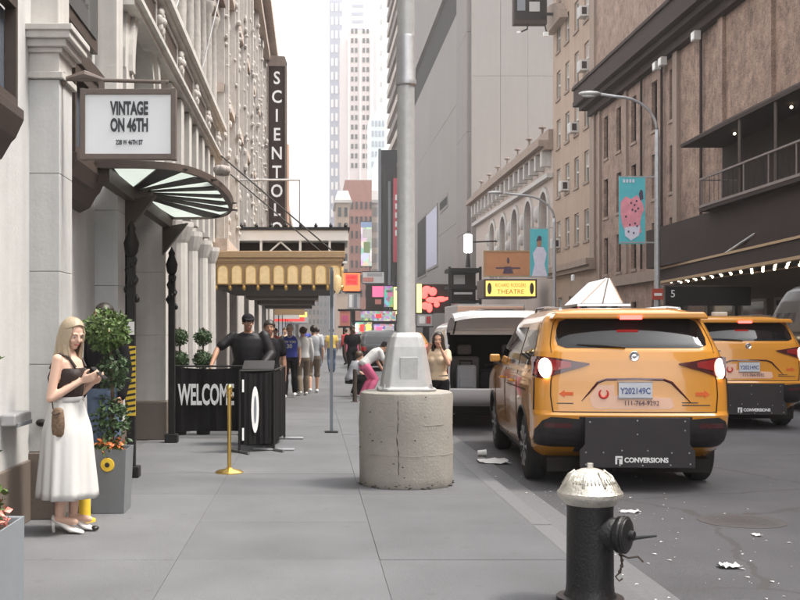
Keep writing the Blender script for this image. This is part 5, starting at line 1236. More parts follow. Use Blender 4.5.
def build_taxi(label, loc, rz, sc_, group, topper=True):
    t = thing('yellow_taxi', label, 'taxi', loc, rz, group); t.scale = (sc_,)*3
    ORG[t.name] = Vector((0, 0, 0))
    c = Car(MINI); me = c.body().mesh('body', 'taxi_yellow', smooth=True)
    R1, R2 = 1.0, 4.03
    me = cut_cyl(me, [(s*.99-.27, s*.99+.27, y, .37, .405) for s in (-1, 1) for y in (R1, R2)])
    if len(me.materials) < 2: me.materials.append(M['dark'])
    for p_ in me.polygons:
        for y in (R1, R2):
            dd = math.hypot(p_.center.y-y, p_.center.z-.37)
            if dd < .41 and abs(p_.center.x) > .7: p_.material_index = 1
    me.shade_smooth()
    try: me.set_sharp_from_angle(angle=R(38))
    except Exception: pass
    part(me, 'body', t)
    for s in (-1, 1):
        for y in (R1, R2):
            wheel(t, s*.86, y, .36, .22, s)
            B(min(s*.60, s*.74), max(s*.60, s*.74), y-.42, y+.42, .24, .80).build('wheel_well', 'dark', t, local=True)
            # black arch lip
            pts = [c.side(y+.42*math.cos(a), .37+.42*math.sin(a), s, .002) for a in [math.pi*k/16 for k in range(17)]]
            MB().tube(pts, .014, 6).build('arch_trim', 'car_plastic', t, local=True)
    B(-.82, .82, .35, 4.8, .16, .30).build('underbody', 'dark', t, local=True)
    rear = lambda u, v, o: c.rear(u, v, o)
    # hatch shut lines
    def line(pts, r_=.006): MB().tube(pts, r_, 5).build('shut_line', 'dark', t, local=True)
    for s in (-1, 1):
        line([c.rear(s*x, z, .002) for x, z in ((.80, .79), (.82, .95), (.815, 1.10), (.80, 1.16))])
        line([c.rear(s*x, up(z), .002) for x, z in ((.80, 1.37), (.80, 1.45), (.775, 1.55), (.74, 1.64), (.70, 1.69))], .005)
        line([c.rear(s*x, z, .001) for x, z in ((.955, 1.12), (.96, .98), (.965, .80))], .012)
    line([c.rear(x, .79, .001) for x in [-.8+.1*k for k in range(17)]], .007)
    # rear glass
    rw = gpatch(rear, [(up(z), -x, x) for z, x in ((1.415, .66), (1.44, .735), (1.50, .745), (1.58, .725), (1.65, .69), (1.675, .62))], 22, .006).build('rear_window', 'car_glass', t, smooth=True, auto=30, local=True)
    MB().tube([c.rear(-.08, 1.435, .02), c.rear(-.3, 1.455, .028), c.rear(-.55, 1.468, .024)], [.012, .01, .006], 6).build('wiper', 'car_plastic', rw, local=True)
    # headrests and seats glimpsed through the glass as dim shapes
    MB().prism([(-.78, 1.72), (.78, 1.72), (.74, 1.787), (-.74, 1.787)], 'y', .235, .52).build('roof_spoiler', 'taxi_yellow', t, bevel=.018, local=True)
    sl_ = B(-.11, .11, .222, .234, 1.713, 1.755).build('high_brake_lamp', 'lamp_lit_red', t, local=True)
    # tail lamps
    cols = lambda s: (lambda u, v, o: c.rear(s*v, u, o))
    for s in (-1, 1):
        tl = gpatch(cols(s), [(.44, 1.262, 1.275), (.55, 1.225, 1.29), (.66, 1.195, 1.31), (.75, 1.165, 1.325), (.84, 1.135, 1.335), (.91, 1.12, 1.34), (.955, 1.13, 1.335), (.975, 1.15, 1.33)], 8, .014).build('tail_lamp', 'lamp_dark', t, smooth=True, auto=40, local=True)
        gpatch(cols(s), [(.62, 1.235, 1.285), (.72, 1.215, 1.30), (.79, 1.20, 1.31)], 6, .022).build('red_lens', 'lamp_red', tl, local=True)
        pts = [(.865+.055*math.cos(a), 1.225+.10*math.sin(a)) for a in [2*math.pi*k/20 for k in range(20)]]
        m = MB(); V = [c.rear(s*p[0], p[1], .032) for p in pts]; V2 = [c.rear(s*p[0], p[1], .0) for p in pts]; m.loft([V2, V]); m.build('lit_lamp', 'lamp_lit', tl, local=True)
        gpatch(lambda u, v, o: c.side(v, u, s, o), [(.26, 1.15, 1.30), (.40, 1.19, 1.29), (.50, 1.22, 1.27)], 6, .01).build('side_lens', 'lamp_red', tl, local=True)
        # dark lower bumper corners and reflectors
        gpatch(cols(s), [(.53, .42, .72), (.70, .42, .735), (.82, .42, .74), (.90, .43, .70), (.96, .45, .60)], 8, .016).build('bumper_corner', 'car_plastic', t, smooth=True, auto=40, local=True)
        gpatch(cols(s), [(.62, .63, .68), (.88, .63, .68)], 6, .022).build('reflector', 'lamp_dark', t, local=True)
        gpatch(cols(s), [(.58, .54, .56), (.9, .54, .56)], 6, .024).build('bumper_crease', 'panel_black', t, local=True)
    gpatch(rear, [(.36, -.55, .55), (.50, -.55, .55), (.745, -.55, .55)], 8, .012).build('bumper_centre', 'car_plastic', t, smooth=True, auto=40, local=True)
    # bolted black conversion panel
    pn = MB().prism([(-.56, .25), (.56, .25), (.56, .42), (.53, .45), (.51, .48), (.51, .745), (-.51, .745), (-.51, .48), (-.53, .45), (-.56, .42)], 'y', -.055, -.03)
    p_ = pn.build('conversion_panel', 'panel_black', t, bevel=.006, local=True)
    for (x, z) in [(-.5, .28), (-.17, .275), (.05, .275), (.32, .28), (.51, .29), (-.5, .40), (.5, .40), (-.33, .40), (.33, .40), (-.15, .42), (.1, .42), (.46, .62), (-.46, .70), (.46, .71), (0, .715), (0, .58)]:
        MB().lathe([(.009, 0), (.006, -.008)], (x, -.055, z), 8, 'y').build('bolt', 'steel', p_, local=True)
    text('lettering', 'CONVERSIONS', 'white_letters', p_, (.085, -.058, .325), .066, local=True, bold=.0022, xs=.95)
    lg = B(-.215, -.145, -.058, -.0555, .285, .365).build('logo', 'white_letters', p_, local=True)
    B(-.197, -.178, -.061, -.0585, .285, .332).build('logo_cut', 'panel_black', lg, local=True); B(-.197, -.155, -.061, -.0585, .338, .348).build('logo_cut', 'panel_black', lg, local=True)
    # plate, garnish, emblem
    yy = c.rear(0, 1.03, 0).y
    pl_ = B(-.165, .165, yy-.03, yy-.012, .935, 1.085).build('licence_plate', 'plate', t, local=True, bevel=.004)
    text('lettering', 'Y202149C', 'plate_ink', pl_, (0, yy-.032, 1.0), .085, local=True, xs=.80, bold=.002, extrude=.001)
    m = MB(); m.box(-.17, .17, yy-.032, yy-.008, .925, .934); m.box(-.17, .17, yy-.032, yy-.008, 1.086, 1.094); m.build('plate_frame', 'chrome', pl_, local=True)
    MB().tube([c.rear(x, z, .003) for x, z in ((-.52, .90), (-.44, .99), (-.36, 1.085), (-.28, 1.115), (0, 1.12), (.28, 1.115), (.36, 1.085), (.46, .98), (.55, .885))], [.003, .010, .014, .013, .013, .013, .014, .010, .003], 6).build('plate_recess_edge', 'lamp_dark', t, local=True)
    MB().lathe([(.026, 0), (.050, -.006), (.050, -.012), (.044, -.014), (.034, -.006), (.02, -.008)], (0, c.rear(0, 1.345, 0).y, 1.345), 20, 'y').build('emblem', 'chrome', t, smooth=True, local=True)
    # decals and a painted reflection
    gpatch(rear, [(.825, -.38, .34), (.85, -.42, .38), (.93, -.44, .36), (.96, -.43, -.2), (1.06, -.36, -.2)], 14, .0025).build('reflection_band', 'pale_pink', t, local=True)  # pale reflection on the paintwork, put in as a flat pink band
    text('lettering', '111-764-9292', 'banner_ink', t, (.06, c.rear(0, .85, 0).y-.012, .88), .068, local=True, xs=.9, extrude=.001)
    m = MB(); m.tube([c.rear(-.305+.042*math.cos(a), .975+.042*math.sin(a), .006) for a in [2.2+k*.26 for k in range(20)]], [.006+.008*math.sin(k*.16) for k in range(20)], 6); m.build('decal_swirl', 'decal_red', t, local=True)
    for s in (-1, 1):
        V = [(0, .018), (.085, .018), (.085, .038), (.14, 0), (.085, -.038), (.085, -.018), (0, -.018)]
        MB().loft([[c.rear(s*(.60+p[0]), .97+p[1], .003) for p in V], [c.rear(s*(.60+p[0]), .97+p[1], .006) for p in V]]).build('arrow_decal', 'decal_orange', t, local=True)
    for z, a_, b_ in ((.885, .46, .62), (.86, .46, .74), (.875, -.76, -.60)): gpatch(rear, [(z-.005, a_, b_), (z+.005, a_, b_)], 8, .003).build('small_print', 'bronze', t, local=True)
    # side windows and trim
    for s in (-1, 1):
        sd_ = lambda u, v, o: c.side(u, v, s, o)
        for nm, rws in (('quarter_window', [(1.24, .62, 1.42), (1.35, .56, 1.42), (1.48, .62, 1.42), (1.61, .72, 1.42)]), ('side_window', [(1.22, 1.50, 2.52), (1.40, 1.50, 2.52), (1.64, 1.50, 2.52)]), ('side_window', [(1.20, 2.60, 3.62), (1.36, 2.60, 3.46), (1.50, 2.60, 3.20), (1.64, 2.60, 2.98)])):
            gpatch(sd_, rws, 8, .006).build(nm, 'car_glass', t, smooth=True, auto=30, local=True)
        gpatch(sd_, [(1.165, .70, 3.7), (1.195, .62, 3.75)], 16, .010).build('belt_trim', 'chrome', t, local=True)
        gpatch(sd_, [(.22, 1.5, 3.55), (.34, 1.46, 3.58)], 12, .012).build('sill_trim', 'car_plastic', t, local=True)
        for yq in (1.46, 2.56, 3.66): MB().tube([c.side(yq, z, s, .001) for z in (.36, .6, .85, 1.0, 1.16)], .006, 5).build('door_gap', 'dark', t, local=True)
        MB().tube([c.side(y, .98, s, .001) for y in (.72, 1.5, 2.3)], .007, 5).build('slide_rail', 'dark', t, local=True)
        for yq in (1.75, 2.7):
            MB().tube([c.side(yq, 1.03, s, .0), c.side(yq+.03, 1.03, s, .035), c.side(yq+.2, 1.03, s, .035), c.side(yq+.23, 1.03, s, .0)], .014, 6).build('door_handle', 'taxi_yellow', t, local=True)
        mm = MB().cbox(c.side(3.42, 1.25, s, .09), (.13, .07, .10)).build('wing_mirror', 'taxi_yellow', t, bevel=.02, local=True); MB().tube([c.side(3.43, 1.21, s, 0), c.side(3.42, 1.23, s, .05)], .025, 6).build('mirror_arm', 'car_plastic', mm, local=True)
        MB().tube([(s*.62, .75, 1.835), (s*.66, 1.4, 1.86), (s*.64, 2.3, 1.86), (s*.60, 2.7, 1.815)], .016, 6).build('roof_rail', 'chrome' if topper else 'car_plastic', t, local=True)
        MB().tube([c.rear(s*.93, z, -.01) for z in (.52, .46)], .01, 5).build('mud_edge', 'car_plastic', t, local=True)
    # windscreen on the front slope
    def front(u, v, o):
        h = c.half(v); ax = abs(u); hh = list(reversed(h)); prev = hh[0]
        for p in hh[:18]:
            if p[0] >= ax and p[0] > prev[0]: break
            prev = p
        return Vector((u, p[1]+o, v))
    gpatch(front, [(1.24, -.78, .78), (1.45, -.74, .74), (1.66, -.66, .66)], 12, .01).build('windscreen', 'car_glass', t, local=True)
    for s in (-1, 1): MB().ell((s*.72, 4.93, .92), (.17, .14, .07), 10, 6).build('headlight', 'lamp_white' if False else 'plate', t, smooth=True, local=True)
    return t, c
tx, car = build_taxi('yellow minivan taxi with lit tail lamps and bolted black panel beside the kerb', (3.33, 11.3, -.1), -3.5, 1.04, 'yellow taxis')
tt = thing('roof_advert', 'white tent-shaped advertising topper on the nearer taxi roof', 'roof sign', (3.38, 12.8, 1.82), -3.5)
m = MB(); m.loft([[(-.26, 0, .06), (.24, 0, .06), (.10, .05, .36), (.05, .05, .36)], [(-.26, 1.15, .06), (.24, 1.15, .06), (.10, 1.1, .36), (.05, 1.1, .36)]]).build('display', 'topper', tt, bevel=.02, local=True)
m = MB(); m.tube([(-.26, -.004, .06), (.05, .046, .36)], .008, 6); m.tube([(.24, -.004, .06), (.10, .046, .36)], .008, 6); m.tube([(.0, -.004, .06), (.075, .046, .36)], .008, 6); m.box(-.29, .32, -.01, 1.16, .03, .058); m.build('frame', 'chrome', tt, local=True)
m = MB(); m.box(-.2, -.14, .2, .3, -.02, .03); m.box(.16, .22, .2, .3, -.02, .03); m.box(-.2, -.14, .85, .95, -.02, .03); m.box(.16, .22, .85, .95, -.02, .03); m.build('feet', 'iron', tt, local=True)
t2, _ = build_taxi('yellow minivan taxi in the next lane behind the nearer taxi', (7.37, 18.5, -.1), -2.0, 1.05, 'yellow taxis', False)
B(-.12, .12, 1.4, 1.55, 1.845, 1.92).build('taxi_light', 'ac_box', t2, bevel=.02, local=True)

# white van with its tailgate up
vn = thing('white_van', 'white minivan with its tailgate raised and luggage inside beside the drum', 'van', (3.08, 18.2, -.1), -1.0)
cv = Car([(q[0], q[1]*.97, q[2], q[3]) for q in MINI])
full = cv.body(40)
me = full.mesh('body', 'car_white', smooth=True)
bm = bmesh.new(); bm.from_mesh(me)          # open the rear: drop faces of the tail between bumper and roof
dl = [f for f in bm.faces if f.calc_center_median().y < .62 and abs(f.calc_center_median().x) < .80 and .70 < f.calc_center_median().z < 1.70]
bmesh.ops.delete(bm, geom=dl, context='FACES'); bm.to_mesh(me); bm.free()
bo_ = part(me, 'body', vn); sm = bo_.modifiers.new('s', 'SOLIDIFY'); sm.thickness = .03
B(-.78, .78, .12, 2.9, .55, .62).build('load_floor', 'seat_grey', vn, local=True)
m = MB(); m.box(-.80, -.76, .3, 2.9, .62, 1.64); m.box(.76, .80, .3, 2.9, .62, 1.64); m.box(-.76, .76, 2.88, 2.92, .62, 1.64); m.box(-.76, .76, .5, 2.9, 1.64, 1.67); m.build('interior_lining', 'dark', vn, local=True)
for x in (-.40, .40):
    s_ = MB().box(x-.27, x+.27, 1.3, 1.46, .62, 1.22).build('seat', 'seat_grey', vn, bevel=.05, local=True); MB().box(x-.13, x+.13, 1.32, 1.42, 1.25, 1.43).build('headrest', 'seat_grey', s_, bevel=.04, local=True)
tg = MB()
pr = [(.40, 1.70), (.25, 1.86), (.05, 1.965), (-.25, 2.01), (-.62, 1.99), (-.80, 1.93), (-.82, 1.88), (-.62, 1.93), (-.25, 1.95), (.05, 1.90), (.3, 1.76)]
rg = []
for k in range(13):
    x = -.80+1.6*k/12; e = (abs(x)/.80)**4; rg.append([(x*(1-.0), y+.10*e, z-.06*e) for y, z in pr])
tgo = tg.loft(rg).build('tailgate', 'car_white', vn, smooth=True, auto=40, local=True)
B(-.66, .66, -.55, .08, 1.90, 1.94).build('tailgate_lining', 'dark', tgo, local=True); B(-.36, .36, -.50, -.20, 2.012, 2.022).build('tailgate_window', 'car_glass', tgo, local=True)
m = MB(); m.tube([(-.70, .35, 1.62), (-.72, -.35, 1.90)], .014, 6); m.tube([(.70, .35, 1.62), (.72, -.35, 1.90)], .014, 6); m.build('gas_strut', 'iron', tgo, local=True)
m = MB(); m.box(-.78, .78, .36, .44, 1.60, 1.68); m.build('roof_header', 'car_white', vn, bevel=.02, local=True)
gpatch(lambda u, v, o: cv.rear(u, v, o), [(.42, -.92, .92), (.55, -.94, .94), (.69, -.94, .94)], 16, .02).build('rear_bumper', 'car_white', vn, smooth=True, auto=40, local=True)
gpatch(lambda u, v, o: cv.rear(u, v, o), [(.22, -.80, .80), (.40, -.86, .86)], 16, .012).build('bumper_skirt', 'car_plastic', vn, local=True)
for s in (-1, 1):
    wheel(vn, s*.84, 1.0, .35, .21, s); wheel(vn, s*.84, 4.0, .35, .21, s)
    MB().prism([(s*.82, .95), (s*.95, .95), (s*.93, 1.3), (s*.84, 1.3)], 'y', .06, .16).build('tail_lamp', 'lamp_red', vn, local=True)
    gpatch(lambda u, v, o: cv.side(u, v, s, o), [(1.22, .7, 3.5), (1.40, .7, 3.4), (1.58, .8, 2.98)], 14, .006).build('side_window', 'car_glass', vn, local=True)
luggage = (('grey soft suitcase leaning inside the open van beside the seat back', (2.62, 18.75, .53), (.34, .28, .46), 'cloth_grey'), ('black roller case lying inside the open van', (3.05, 18.7, .53), (.40, .30, .40), 'cloth_black'), ('blue holdall bag tucked at the far side of the open van', (3.42, 18.7, .53), (.30, .34, .34), 'cloth_denim'))
for lb, (x, y, z), (w, d_, h), mm in luggage:
    t = thing('luggage', lb, 'luggage', (x, y, z), group='bags in the open van')
    B(x-w/2, x+w/2, y-d_/2, y+d_/2, z+.02, z+h).build('case', mm, t, bevel=.05)
    MB().tube([(x-.1, y, z+h-.01), (x-.1, y, z+h+.07), (x+.1, y, z+h+.07), (x+.1, y, z+h-.01)], .014, 6).build('handle', 'iron', t)
    B(x-w/2+.05, x+w/2-.05, y-d_/2-.012, y-d_/2+.01, z+.08, z+h*.55).build('pocket', mm, t, bevel=.01)

# tall black van on the opposite side
BIG = [(.25, .90, .2, 5.6), (.4, .98, .05, 5.75), (.8, 1.0, .0, 5.8), (1.2, 1.0, .0, 5.6), (1.35, .99, .02, 5.2), (1.9, .95, .05, 4.5), (2.3, .90, .10, 4.1), (2.5, .84, .16, 3.9), (2.6, .74, .25, 3.7), (2.66, .55, .45, 3.4), (2.68, .3, .8, 3.0)]
bv = thing('black_van', 'tall black van at the right edge past the farther taxi', 'van', (10.95, 20.0, -.1), 0)
ORG[bv.name] = Vector((0, 0, 0))
cb_ = Car(BIG, rc=.3)
cb_.body(40).build('body', 'car_black', bv, smooth=True, auto=40, local=True)
gpatch(lambda u, v, o: cb_.rear(u, v, o), [(1.35, -.72, .72), (1.6, -.76, .76), (2.0, -.74, .74), (2.25, -.66, .66)], 12, .008).build('rear_window', 'car_glass', bv, local=True)
MB().tube([cb_.rear(x, z, .004) for x, z in ((-.97, .9), (-.96, 1.4), (-.92, 1.9), (-.86, 2.3), (-.76, 2.5), (-.6, 2.58), (0, 2.62))], .016, 6).build('edge_trim', 'chrome', bv, local=True)
for k in range(3): gpatch(lambda u, v, o: cb_.rear(u, v, o), [(1.95-k*.2, -.6, -.1), (1.97-k*.2, -.6, -.1)], 8, .014).build('heater_line', 'truck_grey', bv, local=True)
for s in (-1, 1):
    wheel(bv, s*.88, 1.1, .36, .22, s); wheel(bv, s*.88, 4.6, .36, .22, s)
    gpatch(lambda u, v, o: cb_.rear(s*v, u, o), [(.82, 1.1, 1.6), (.94, 1.1, 1.6)], 5, .012).build('tail_lamp', 'lamp_red', bv, local=True)
    gpatch(lambda u, v, o: cb_.side(u, v, s, o), [(1.4, .6, 4.3), (2.05, .7, 3.9)], 16, .006).build('side_window', 'car_glass', bv, local=True)

# distant traffic: small cars further down the street
HATCH = [(.18, .78, .2, 4.2), (.35, .88, .06, 4.35), (.7, .9, .0, 4.4), (.86, .89, .03, 4.1), (.94, .86, .08, 3.3), (1.2, .74, .45, 2.6), (1.38, .62, .8, 2.2), (1.44, .4, 1.2, 1.9)]
def far_car(label, x, y, m_, k=1.15, lit=True):
    t = thing('parked_car', label, 'car', (x, y, -.1), 0, 'cars farther down the street'); ORG[t.name] = Vector((0, 0, 0)); t.scale = (k,)*3
    c = Car(HATCH, rc=.2); c.body(20).build('body', m_, t, smooth=True, auto=40, local=True)
    gpatch(lambda u, v, o: c.rear(u, v, o), [(.98, -.62, .62), (1.16, -.62, .62), (1.32, -.5, .5)], 8, .01).build('rear_window', 'car_glass', t, local=True)
    for s in (-1, 1):
        gpatch(lambda u, v, o: c.rear(s*v, u, o), [(.6, .72, .86), (.86, .72, .88)], 5, .012).build('tail_lamp', 'lamp_lit_red' if lit else 'lamp_red', t, local=True)
        for yy in (.75, 3.4): MB().lathe([(.30, -.09), (.31, -.05), (.31, .05), (.30, .09), (.2, .09)], (s*.78, yy, .31), 20, 'x').build('wheel', 'tyre', t, local=True)
        gpatch(lambda u, v, o: c.side(u, v, s, o), [(.98, 1.0, 3.0), (1.2, 1.2, 2.4), (1.32, 1.4, 2.1)], 8, .008).build('side_window', 'car_glass', t, local=True)
    B(-.85, .85, -.03, .06, .3, .5).build('bumper', 'car_plastic', t, local=True, bevel=.02)
far_car('black car with red tail lamps just ahead of the white van', 6.4, 30, 'car_black'); far_car('white car waiting in the middle of the far street', 7.6, 44, 'car_white'); far_car('yellow cab far ahead down the street', 5.2, 58, 'taxi_yellow'); far_car('dark car parked at the kerb past the crouching person', 3.0, 46, 'car_black', 1.2, False)
# flatbed street box behind the white van: pale truck with beam
tk = thing('box_truck', 'pale box truck with a low beam behind the white van', 'truck', (9.2, 62, -.1))
a, b = at(452, 330, 62), at(540, 300, 62)
B(8.2, 12.0, 62, 68, 1.0, 3.1).build('box', 'truck_grey', tk, bevel=.05); B(8.2, 11.9, 61.8, 61.99, 2.55, 3.0).build('rear_beam', 'pale_pink', tk, bevel=.03); B(8.4, 11.8, 61.9, 61.995, 1.05, 2.5).build('roller_door', 'planter_light', tk); B(8.3, 11.9, 61.7, 62.2, .5, .75).build('bumper', 'iron', tk)
for s in (8.6, 11.6):
    MB().lathe([(.45, -.15), (.47, -.1), (.47, .1), (.45, .15)], (s, 63, .37), 20, 'x').build('wheel', 'tyre', tk); MB().lathe([(.45, -.15), (.47, -.1), (.47, .1), (.45, .15)], (s, 70.5, .37), 20, 'x').build('wheel', 'tyre', tk)
B(8.6, 11.6, 68.3, 71.3, .6, 2.6).build('cab', 'car_white', tk, bevel=.15); B(8.3, 11.8, 62.2, 71, .75, .99).build('chassis', 'iron', tk)
# ------------------------------------------------------------------ people
BASE = dict(pel=(0, 0, .95), waist=(0, .0, 1.07), chest=(0, .01, 1.27), sh=(0, -.005, 1.41), neck=(0, .005, 1.47), head=(0, .03, 1.595),
            hipR=(.09, 0, .90), kneeR=(.10, .02, .48), ankR=(.10, -.01, .085), hipL=(-.09, 0, .90), kneeL=(-.10, .02, .48), ankL=(-.10, -.01, .085),
            shR=(.175, -.005, 1.385), elR=(.225, -.03, 1.11), wrR=(.235, .05, .87), shL=(-.175, -.005, 1.385), elL=(-.225, -.03, 1.11), wrL=(-.235, .05, .87))
def sec(c, ax, side, a, b, n=20, p=2.3):
    side = (side-ax*side.dot(ax)).normalized(); f = ax.cross(side); out = []
    for k in range(n):
        t = 2*math.pi*k/n; cs, sn = math.cos(t), math.sin(t)
        out.append(c+side*(a*math.copysign(abs(cs)**(2/p), cs))+f*(b*math.copysign(abs(sn)**(2/p), sn)))
    return out
def hand(mb, w, d, nrm, sgn, curl, k=1.0, spread=1.0):
    """w wrist, d pointing direction, nrm palm normal (fingers curl towards it), sgn thumb side along d x nrm"""
    d = d.normalized(); nrm = (nrm-d*nrm.dot(d)).normalized(); s = d.cross(nrm)*sgn
    P = []
    for t, a, b in ((-.01, .022, .019), (.02, .030, .016), (.055, .038, .014), (.085, .039, .012), (.095, .036, .010)):
        P.append(sec(w+d*t*k, d, s, a*k, b*k, 12, 2.5))
    mb.loft(P)
    for i, (off, L, r_) in enumerate(((.029, .070, .0088), (.010, .078, .0092), (-.010, .073, .0088), (-.028, .058, .0078))):
        p = w+d*.088*k+s*off*k*spread; a = 0; dirv = d
        for seg, fr in enumerate((.45, .32, .23)):
            a = curl*(.55+.75*seg)*(1+.06*i); dv = d*math.cos(a)+nrm*math.sin(a); q = p+dv*L*fr*k; mb.cap(p, r_*k*(1-.10*seg), q, r_*k*(.92-.10*seg), 8); p = q
    p = w+d*.028*k+s*.030*k; q = p+(d*.6+s*.55+nrm*.35).normalized()*.042*k; mb.cap(p, .0125*k, q, .0105*k, 8); r2 = q+(d*.85+s*.05+nrm*.45).normalized()*.034*k; mb.cap(q, .0105*k, r2, .0085*k, 8)
def person(label, loc, rz, H=1.7, J=None, skin='skin', top=('cloth_white', 'short'), bottom=('cloth_denim', 'long'), hair=('hair_dark', 'short'), shoes='shoe_black', vox=.011, fem=False, look=(0, 0), handpose=None, wide=1.0, group=None, face=True, extra=None, belly=0):
    j = {k: Vector(v) for k, v in BASE.items()}
    for k, v in (J or {}).items(): j[k] = Vector(v)
    t = thing('person', label, 'person', loc, rz, group); ORG[t.name] = Vector((0, 0, 0)); t.scale = (H/1.7,)*3
    side = (j['shR']-j['shL']).normalized()
    W = wide*(.92 if fem else 1)
    def torso(mb, e=0., z_hi=True, lowonly=False, hips=True):
        pts = [(j['pel']-(j['waist']-j['pel'])*.55, .120*W+(.01 if fem else 0), .095), (j['pel'], .165*W+(.006 if fem else 0), .118), (j['waist'], .138*W-(.016 if fem else 0), .100+belly), (j['waist'].lerp(j['chest'], .55), .150*W, .108+belly*.6), (j['chest'], .165*W, .116), (j['chest'].lerp(j['sh'], .65), .165*W, .098), (j['sh'], .125*W, .070), (j['neck']-(j['neck']-j['sh'])*.25, .06, .055)]
        rg = []
        for i, (c, a, b) in enumerate(pts):
            ax = (pts[min(i+1, len(pts)-1)][0]-pts[max(i-1, 0)][0]).normalized(); rg.append(sec(c, ax, side, a+e, b+e))
        mb.loft(rg if hips else rg[2:])
        if fem:
            f = Vector((0, 0, 1)).cross(side); f = -f if f.y < 0 and False else f
            for s in (-1, 1): mb.ell(j['chest']+side*.072*s+Vector((0, .085, -.02)), (.058+e, .055+e, .06+e), 10, 8)
    def legs(mb, e=0., kfrac=1.0, flare=0.):
        for s in 'RL':
            h, k, a = j['hip'+s], j['knee'+s], j['ank'+s]
            mb.cap(h, .086*W**.5+e, k, .056+e, 12)
            if kfrac >= 1:
                c = k.lerp(a, .3)+Vector((0, -.012, 0)); mb.cap(k, .054+e, c, .056+e+flare, 12); mb.cap(c, .056+e+flare, a, .036+e+flare, 12)
            elif kfrac > 0: q = k.lerp(a, kfrac); mb.cap(k, .056+e+.006, q, .058+e+.008, 12)
    def arms(mb, e=0., frac=2.0):
        for s in 'RL':
            S, E, Wv = j['sh'+s], j['el'+s], j['wr'+s]; q = .88 if fem else 1
            mb.ell(S, (.050*q+e, .050*q+e, .050*q+e), 10, 8)
            if frac <= 1: p = S.lerp(E, frac); mb.cap(S, .050*q+e, p, .046*q+e+.008, 12)
            else:
                mb.cap(S, .048*q+e, E, .038*q+e, 12); c = E.lerp(Wv, .3); mb.cap(E, .038*q+e, c, .040*q+e, 12); mb.cap(c, .040*q+e, Wv, .026*q+e, 12)
    mb = MB(); torso(mb); legs(mb); arms(mb)
    yaw, pitch = R(look[0]), R(look[1]); rot = Matrix.Rotation(yaw, 3, 'Z') @ Matrix.Rotation(pitch, 3, 'X'); hc = j['head']
    hp = lambda x, y, z: hc+rot @ Vector((x, y, z))
    mb.cap(j['sh'], .055 if not fem else .047, hp(0, -.012, -.06), .052 if not fem else .044, 12)
    mb.ell(hp(0, -.012, .028), (.076, .094, .090), 16, 12, rot); mb.ell(hp(0, .020, -.035), (.060, .068, .078), 16, 12, rot); mb.ell(hp(0, .052, -.088), (.030, .028, .024), 10, 8, rot)
    mb.cap(hp(0, .080, .012), .010, hp(0, .102, -.024), .014, 8)
    for s in (-1, 1):
        mb.ell(hp(s*.077, -.008, -.008), (.010, .020, .030), 8, 6, rot); mb.ell(hp(s*.036, .068, -.030), (.022, .02, .02), 8, 6, rot); mb.cap(hp(s*.045, .078, .026), .009, hp(s*.015, .084, .024), .008, 8)
    mb.ell(hp(0, .078, -.057), (.022, .012, .011), 8, 6, rot)
    for s, sg in (('R', 1), ('L', -1)):
        d = (j['wr'+s]-j['el'+s]).normalized(); hd = (handpose or {}).get(s)
        if hd: d_, n_, cu = Vector(hd[0]), Vector(hd[1]), hd[2]
        else: d_, n_, cu = d+Vector((0, .12, 0)), Vector((-sg, .1, 0)), .35
        th = 1 if d_.cross(n_).dot(Vector((0, 1, .3))) > 0 else -1
        hand(mb, j['wr'+s], d_, n_, th if not hd or len(hd) < 4 else hd[3], cu)
        a = j['ank'+s]; f = Vector((0, 1, 0))
        mb.cap(a+Vector((0, -.02, -.045)), .034, a+Vector((0, .14, -.055)), .028, 10)
    part(remesh(mb, 'body', skin, vox, 3), 'body', t)
    if face:
        for s in (-1, 1):
            e = part(MB().ell(hp(s*.034, .071, .004), (.012, .009, .0055), 10, 8, rot).mesh('eye', 'eye_white', smooth=True), 'eye', t); part(MB().ell(hp(s*.034, .0785, .002), (.0052, .003, .005), 8, 6, rot).mesh('iris', 'hair_dark', smooth=True), 'iris', e)
            part(MB().tube([hp(s*.052, .074, .024), hp(s*.036, .085, .031), hp(s*.016, .087, .027)], [.001, .0026, .0016], 6).mesh('eyebrow', hair[0] if hair[0] != 'hair_blond' else 'hair_brown'), 'eyebrow', t)
        part(MB().cap(hp(-.018, .084, -.059), .005, hp(.018, .084, -.059), .005, 8).mesh('mouth', 'lip', smooth=True), 'mouth', t)
    # hair
    hm, style = hair
    if style in ('short', 'long', 'bun', 'cap', 'crop'):
        mb = MB(); th = {'short': .014, 'long': .018, 'bun': .014, 'cap': .010, 'crop': .006}[style]
        n, mm = 28, 16; rings = []
        for i in range(mm+1):
            ph = math.pi*i/mm*.66; ring = []
            for k in range(n):
                a = 2*math.pi*k/n; back = .5-.5*math.sin(a)          # 0 front, 1 back
                lim = ph*((.62 if style != 'long' else .40)+(.58 if style != 'long' else .80)*back)
                nz = 1+.03*math.sin(a*9+i)+.02*math.sin(a*17)
                ring.append(hp((.076+th*nz)*math.sin(lim)*math.cos(a), -.014+(.094+th*nz)*math.sin(lim)*math.sin(a), .028+(.090+th*nz)*math.cos(lim)))
            rings.append(ring)
        rings[0] = [p*1.0 for p in rings[0]]
        inner = [[hc+(p-hc)*.93 for p in r] for r in reversed(rings)]
        mb.loft(rings+inner, cap=False); hobj = part(mb.mesh('hair', hm, smooth=True), 'hair', t)
